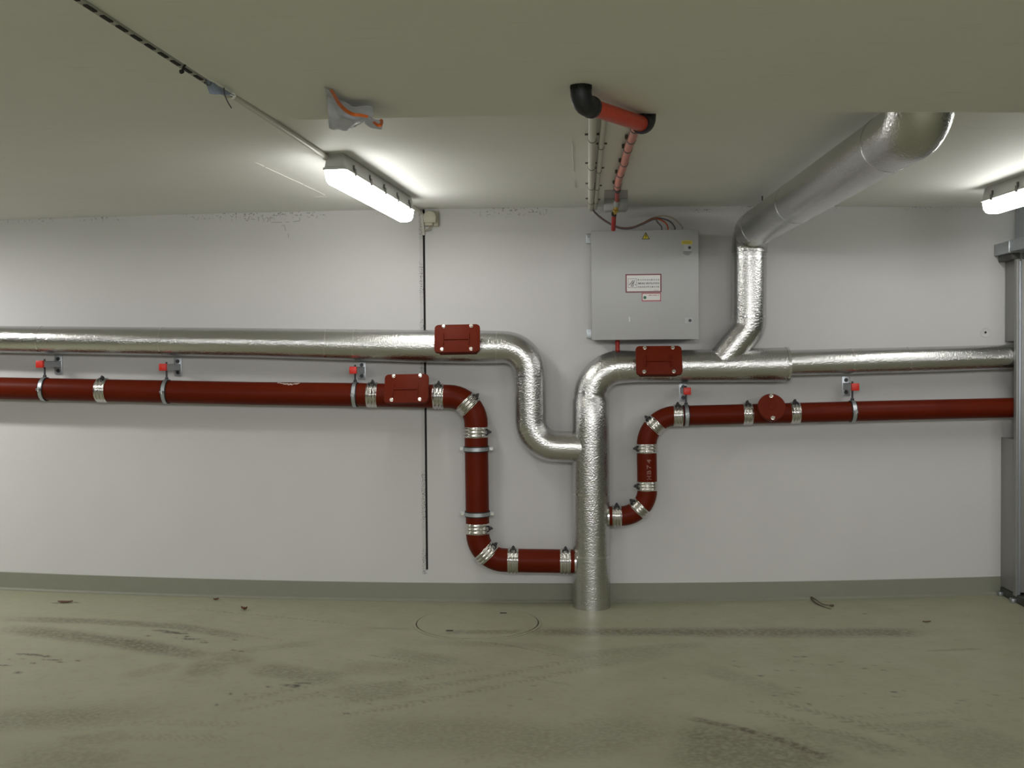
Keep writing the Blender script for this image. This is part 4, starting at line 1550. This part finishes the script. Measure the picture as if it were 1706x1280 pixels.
# ------------------------------------------------------------------ gate assembly at the right edge
gx = W(1667, 860, .0).x
gate = thing('sliding_gate', Vector((gx, -.12, zf(gx))), 'grey steel sliding gate against the wall at the right edge, pipes passing through', 'gate')
gy = -.225
gx2 = gx + .30
zA, zB = W(1663, 985).z, W(1668, 727).z
zC_, zD = W(1675, 569).z, W(1675, 432).z
bm = bmesh.new()
box(bm, (gx, gy + .03, zA + .03), (gx + .020, -.002, zB - .006), .002)
box(bm, (gx + .002, gy + .03, zB - .012), (gx2, -.004, zB - .008))
obj('lower_panel', bm, M['gate'], gate)
ux = W(1674, 500).x
bm = bmesh.new()
box(bm, (ux, gy + .03, zC_), (ux + .020, -.002, zD + .02), .002)
box(bm, (ux + .002, gy + .03, zC_ + .002), (gx2, -.004, zC_ + .006))
obj('upper_panel', bm, M['gate'], gate)
bm = bmesh.new()
pxa = deep(1694, 640, gy)
box(bm, (pxa.x - .002, gy, zA + .02), (pxa.x + .016, gy + .035, zD - .02), .002)
obj('post', bm, M['gate'], gate)
bm = bmesh.new()
box(bm, (pxa.x + .012, gy - .006, zA + .03), (pxa.x + .022, gy + .01, zD - .03), .002)
e = obj('edge_strip', bm, M['gate_edge'], gate)
e['label'] = 'pale steel edge strip'
bm = bmesh.new()
box(bm, (pxa.x + .024, gy + .004, zA + .04), (gx2 + .3, gy + .030, zD - .02), .003)
obj('front_panel', bm, M['gate'], gate)
bm = bmesh.new()
box(bm, (gx - .006, -.50, zf(gx)), (gx + .10, -.012, zf(gx) + .045), .004)
obj('base_channel', bm, M['gate_dark'], gate)
for y in (-.035, -.20):
    bm = bmesh.new()
    box(bm, (gx - .028, y - .02, zf(gx)), (gx - .004, y + .02, zf(gx) + .022), .003)
    f = obj('foot', bm, M['zinc'], gate)

rz1, rz0 = W(1655, 408).z, W(1655, 427).z
rx = W(1655, 418).x
rail = thing('gate_rail', Vector((rx + .12, -.6, rz0)), 'grey steel gate rail running out from the wall above the gate frame', 'rail')
bm = bmesh.new()
box(bm, (rx, -.20, rz0), (rx + .24, -.010, rz1), .003)
box(bm, (rx + .004, -2.4, rz0 + .004), (rx + .24, -.205, rz1 + .004), .003)
obj('channel', bm, M['zinc'], rail)
bm = bmesh.new()
box(bm, (rx + .10, -.16, rz1), (rx + .21, -.05, zc(rx) + .005), .003)
hb = obj('hanger_bracket', bm, M['zinc'], rail)
bm = bmesh.new()
box(bm, (rx + .095, -.172, rz1 + .002), (rx + .215, -.158, rz1 + .10), .002)
lathe(bm, Vector((rx + .155, -.172, rz1 + .065)), Vector((0, -1, 0)), [(0, .018), (.003, .018), (.003, .012), (.013, .011), (.013, .004), (.02, .004)], 6, Vector((0, 0, 1)), cap=True)
obj('bolted_plate', bm, M['zinc'], hb)
bm = bmesh.new()
box(bm, (rx + .02, -.19, rz0 - .035), (rx + .22, -.02, rz0 + .002), .002)
obj('under_channel', bm, M['gate_dark'], rail)

# plug in the wall
q = W(1641.5, 554, 0)
bm = bmesh.new()
lathe(bm, q + Vector((0, .002, 0)), Vector((0, -1, 0)), [(0, .030), (.004, .029), (.005, .027), (.003, .024), (.0025, .010), (.006, .009), (.006, .0065), (.001, .006)], 32, Vector((0, 0, 1)), cap=False)
pl = obj('wall_plug', bm, M['wall'], None)
tag(pl, 'small round plug in the wall above the thin foil pipe', 'plug')
bm = bmesh.new()
disc(bm, q + Vector((0, -.0005, 0)), Vector((0, -1, 0)), .0072, .003, 16)
obj('hole', bm, M['pit'], pl)

# ------------------------------------------------------------------ plastic sheets hanging at the ceiling
def sheet(name, rows, material, parent=None, thick=.002, amp=.006, sub=5):
    """a crumpled sheet through a grid of points"""
    R_ = [smooth_pts(r, sub) for r in rows]
    cols = [smooth_pts([R_[i][j] for i in range(len(R_))], sub) for j in range(len(R_[0]))]
    bm = bmesh.new()
    g = [[bm.verts.new(p + Vector((0, 1, 0)) * amp * mnoise.noise(p * 28) + Vector((0, 0, 1)) * amp * .5 * mnoise.noise(p * 35 + Vector((5, 2, 1)))) for p in c_] for c_ in cols]
    for i in range(len(g) - 1):
        for j in range(len(g[0]) - 1):
            bm.faces.new((g[i][j], g[i][j + 1], g[i + 1][j + 1], g[i + 1][j]))
    bmesh.ops.recalc_face_normals(bm, faces=bm.faces[:])
    bmesh.ops.solidify(bm, geom=bm.faces[:], thickness=thick)
    return obj(name, bm, material, parent, angle=60)
yb2 = BEAM_Y - .035
def B(px, py, dy=0.0):
    return deep(px, py, yb2 + dy)
wrap = thing('plastic_wrap', S(541, 146), 'crumpled grey plastic sheet with an orange strap hanging at the beam edge', 'plastic sheet')
# the sheet drapes from a slit in the soffit: top row lies on the soffit, lower rows hang
def D(px, py, extra=0.0):
    """place on the drooping sheet: close to the soffit at its top, lower towards its free edge"""
    return S(px, py, .006 + max(0, py - 146) * .00062 + extra)
sheet('sheet', [[D(541, 145), D(548, 150), D(557, 158), D(566, 165, -.004), D(577, 170, -.006), D(588, 177, -.006), D(602, 178, -.004), D(620, 180)],
                [D(544, 158), D(551, 165), D(560, 175), D(570, 183), D(582, 189), D(593, 193), D(605, 194), D(622, 192)],
                [D(547, 182, -.004), D(553, 186), D(561, 193, .008), D(570, 199, .010), D(582, 201, .008), D(593, 200, .004), D(603, 200), D(612, 199)],
                [D(547.5, 211), D(555, 214), D(564, 215.3), D(573, 215.5), D(583, 214.5), D(592, 212), D(599, 208), D(605, 203)]], M['film'], wrap, .0016, .013, 5)
sheet('loose_end', [[D(607, 195), D(616, 195), D(626, 199), D(637, 199)], [D(608, 203), D(617, 206), D(627, 209), D(637.5, 206)], [D(607, 203.5), D(616, 211), D(627, 214.5), D(636, 216)]], M['film'], wrap, .0016, .004)
def strap(pix, w, extra):
    pts = smooth_pts([D(x, y, extra) for x, y in pix], 8)
    bm = bmesh.new()
    n = len(pts)
    rows_ = []
    view = Vector((0, 1, .35)).normalized()
    for i, p in enumerate(pts):
        t = (pts[min(i + 1, n - 1)] - pts[max(i - 1, 0)]).normalized()
        nn = t.cross(view).normalized()
        ww = w * (.75 + .25 * math.sin(math.pi * min(1, i / n * 1.1)))
        b_ = view * .004
        rows_.append([bm.verts.new(p + nn * ww / 2), bm.verts.new(p - nn * ww / 2), bm.verts.new(p - nn * ww / 2 + b_), bm.verts.new(p + nn * ww / 2 + b_)])
    for a, b_ in zip(rows_[:-1], rows_[1:]):
        for k in range(4):
            bm.faces.new((a[k], a[(k + 1) % 4], b_[(k + 1) % 4], b_[k]))
    bm.faces.new(rows_[0])
    bm.faces.new(rows_[-1])
    return bm
obj('strap', strap([(551, 149), (557, 159), (565, 173), (576, 184), (588, 190.5), (600, 192), (613, 194.5)], .010, .016), M['tape_orange'], wrap)['label'] = 'orange strap'
obj('strap', strap([(622, 203), (628, 208), (634, 208.5), (636, 202), (633, 199.5)], .009, .012), M['tape_orange'], wrap)['label'] = 'orange strap end'

P1 = S(340, 131, .003)
film = thing('plastic_film', P1, 'blue plastic film corner and thin black wire sticking out of the ceiling joint', 'plastic sheet')
def F2(px, py, below):
    return S(px, py, below)
sheet('film', [[S(340, 130, .002), S(356, 138, .002), S(370, 147, .002), S(392, 160, .002)], [S(344, 142, .012), S(357, 147, .014), S(370, 153, .012), S(386, 159, .008)], [S(349, 156, .026), S(359, 157, .026), S(370, 157.5, .022), S(382, 159, .014)]], M['film_blue'], film, .0015, .003)
bm = bmesh.new()
sweep(bm, smooth_pts([S(343, 133, .006), S(345, 141, .014), S(350, 141.5, .014), S(352, 136, .006)], 8), .0016, 8)
sweep(bm, smooth_pts([S(373, 146, .004), S(374.5, 158, .020), S(379, 169, .034), S(385.5, 180, .046)], 8), .0018, 8)
obj('wire', bm, M['wire_dark'], film)
bm = bmesh.new()
q = S(303, 117, .012)
sweep(bm, smooth_pts([S(309, 108, .002), S(306, 112, .008), S(304, 118, .014), S(301, 120, .018)], 6), [.0025] * 6 + [.003] * 6 + [.0055] * 6 + [.0045], 10)
tag(obj('foam_scrap', bm, M['joint_black'], None), 'small black scrap hanging from the slotted ceiling joint', 'scrap')

# ------------------------------------------------------------------ manhole cover
mc = G(795.5, 1038.5)
MR = 0.325
mh = thing('manhole_cover', Vector((mc.x, mc.y, zf(mc.x))), 'round floor-coloured manhole cover in front of the left red pipe', 'manhole cover')
def ring_mesh(name, r_in, r_out, lift, thick, material, dirt_=True, nr=24, seg=120):
    bm = bmesh.new()
    rs = [r_in + (r_out - r_in) * i / nr for i in range(nr + 1)]
    rings = []
    for r in rs:
        if r < 1e-6:
            rings.append([bm.verts.new((mc.x, mc.y, zf(mc.x) + lift))] )
            continue
        rings.append([bm.verts.new((mc.x + r * math.cos(2 * math.pi * k / seg), mc.y + r * math.sin(2 * math.pi * k / seg), zf(mc.x + r * math.cos(2 * math.pi * k / seg)) + lift)) for k in range(seg)])
    for a, b_ in zip(rings[:-1], rings[1:]):
        for k in range(seg):
            k2 = (k + 1) % seg
            if len(a) == 1:
                bm.faces.new((a[0], b_[k], b_[k2]))
            else:
                bm.faces.new((a[k], b_[k], b_[k2], a[k2]))
    for edge in ([rings[-1]] if len(rings[0]) == 1 else [rings[0], rings[-1]]):
        low = [bm.verts.new(v.co - Vector((0, 0, thick))) for v in edge]
        for k in range(seg):
            k2 = (k + 1) % seg
            bm.faces.new((edge[k], edge[k2], low[k2], low[k]))
    wco = np.array([tuple(v.co) for v in bm.verts])
    o = obj(name, bm, material, mh, angle=40)
    if dirt_:
        add_dirt(o.data, wco)
    return o
ring_mesh('cover', 0.0, MR, .0045, .006, M['floor'])
ring_mesh('frame', MR + .006, MR + .022, .0030, .005, M['floor'], nr=2)
ring_mesh('groove', MR - .002, MR + .008, .0007, .001, M['pit'], False, nr=1)
for (x, y) in ((838.5, 1023), (749, 1052.5)):
    p = G(x, y)
    bm = bmesh.new()
    prism(bm, round_rect(.040, .022, .009), Matrix.Translation((p.x, p.y, zf(p.x) + .0040)), .0009)
    obj('lifting_slot', bm, M['pit'], mh)

# ------------------------------------------------------------------ litter on the floor
def leaf(px, py, l, w, ang, label, curl=.012):
    c_ = G(px, py)
    bm = bmesh.new()
    rows_ = []
    n = 7
    for i in range(n + 1):
        u = i / n
        ww = w / 2 * math.sin(math.pi * (0.06 + .9 * u)) * random.uniform(.75, 1.1)
        zz = .003 + curl * abs(u - .5) * random.uniform(.6, 1.3)
        rows_.append([bm.verts.new(Vector((l * (u - .5), -ww, zz + .5 * curl))), bm.verts.new(Vector((l * (u - .5), 0, zz))), bm.verts.new(Vector((l * (u - .5), ww, zz + .4 * curl)))])
    for a, b_ in zip(rows_[:-1], rows_[1:]):
        for k in range(2):
            bm.faces.new((a[k], a[k + 1], b_[k + 1], b_[k]))
    bmesh.ops.recalc_face_normals(bm, faces=bm.faces[:])
    bmesh.ops.solidify(bm, geom=bm.faces[:], thickness=.0015)
    bmesh.ops.transform(bm, matrix=Matrix.Translation((c_.x, c_.y, zf(c_.x) - .001)) @ Matrix.Rotation(ang, 4, 'Z'), verts=bm.verts[:])
    tag(obj('dry_leaf', bm, M['leaf'], None), label, 'leaf', 'dry leaves on the floor')
leaf(109, 1004.5, .085, .045, .1, 'longest dry brown leaf near the left end of the skirting', .008)
leaf(360, 1000.5, .030, .030, .5, 'tiny dark leaf crumb close to the skirting left of the wall joint')
leaf(407, 1017, .040, .038, -.3, 'brown crumpled leaf on the floor left of the manhole cover', .02)
leaf(1544, 1037.5, .045, .018, .1, 'thin brown leaf on the floor near the right gate', .006)
tw = thing('twig', G(1367, 1007), 'dry dark forked twig lying against the skirting right of the stack', 'twig')
def tw_pts(pix, h):
    out = []
    for (x, y), hh in zip(pix, h):
        p = G(x, y)
        p.z = zf(p.x) + hh
        out.append(p)
    return smooth_pts(out, 6)
bm = bmesh.new()
p = tw_pts([(1351, 998.5), (1356, 1004), (1366, 1010), (1384, 1016)], (.012, .006, .004, .003))
sweep(bm, p, [.0055 - .004 * i / (len(p) - 1) for i in range(len(p))], 8)
p = tw_pts([(1350, 998), (1358, 1002), (1370, 1009), (1387, 1011)], (.014, .012, .008, .006))
sweep(bm, p, [.004 - .002 * i / (len(p) - 1) for i in range(len(p))], 8)
obj('stem', bm, M['twig'], tw)
bm = bmesh.new()
e = G(1386.5, 1011)
box(bm, (e.x - .014, e.y - .006, zf(e.x) + .001), (e.x + .010, e.y + .006, zf(e.x) + .012), .004)
obj('bud', bm, M['twig'], tw)
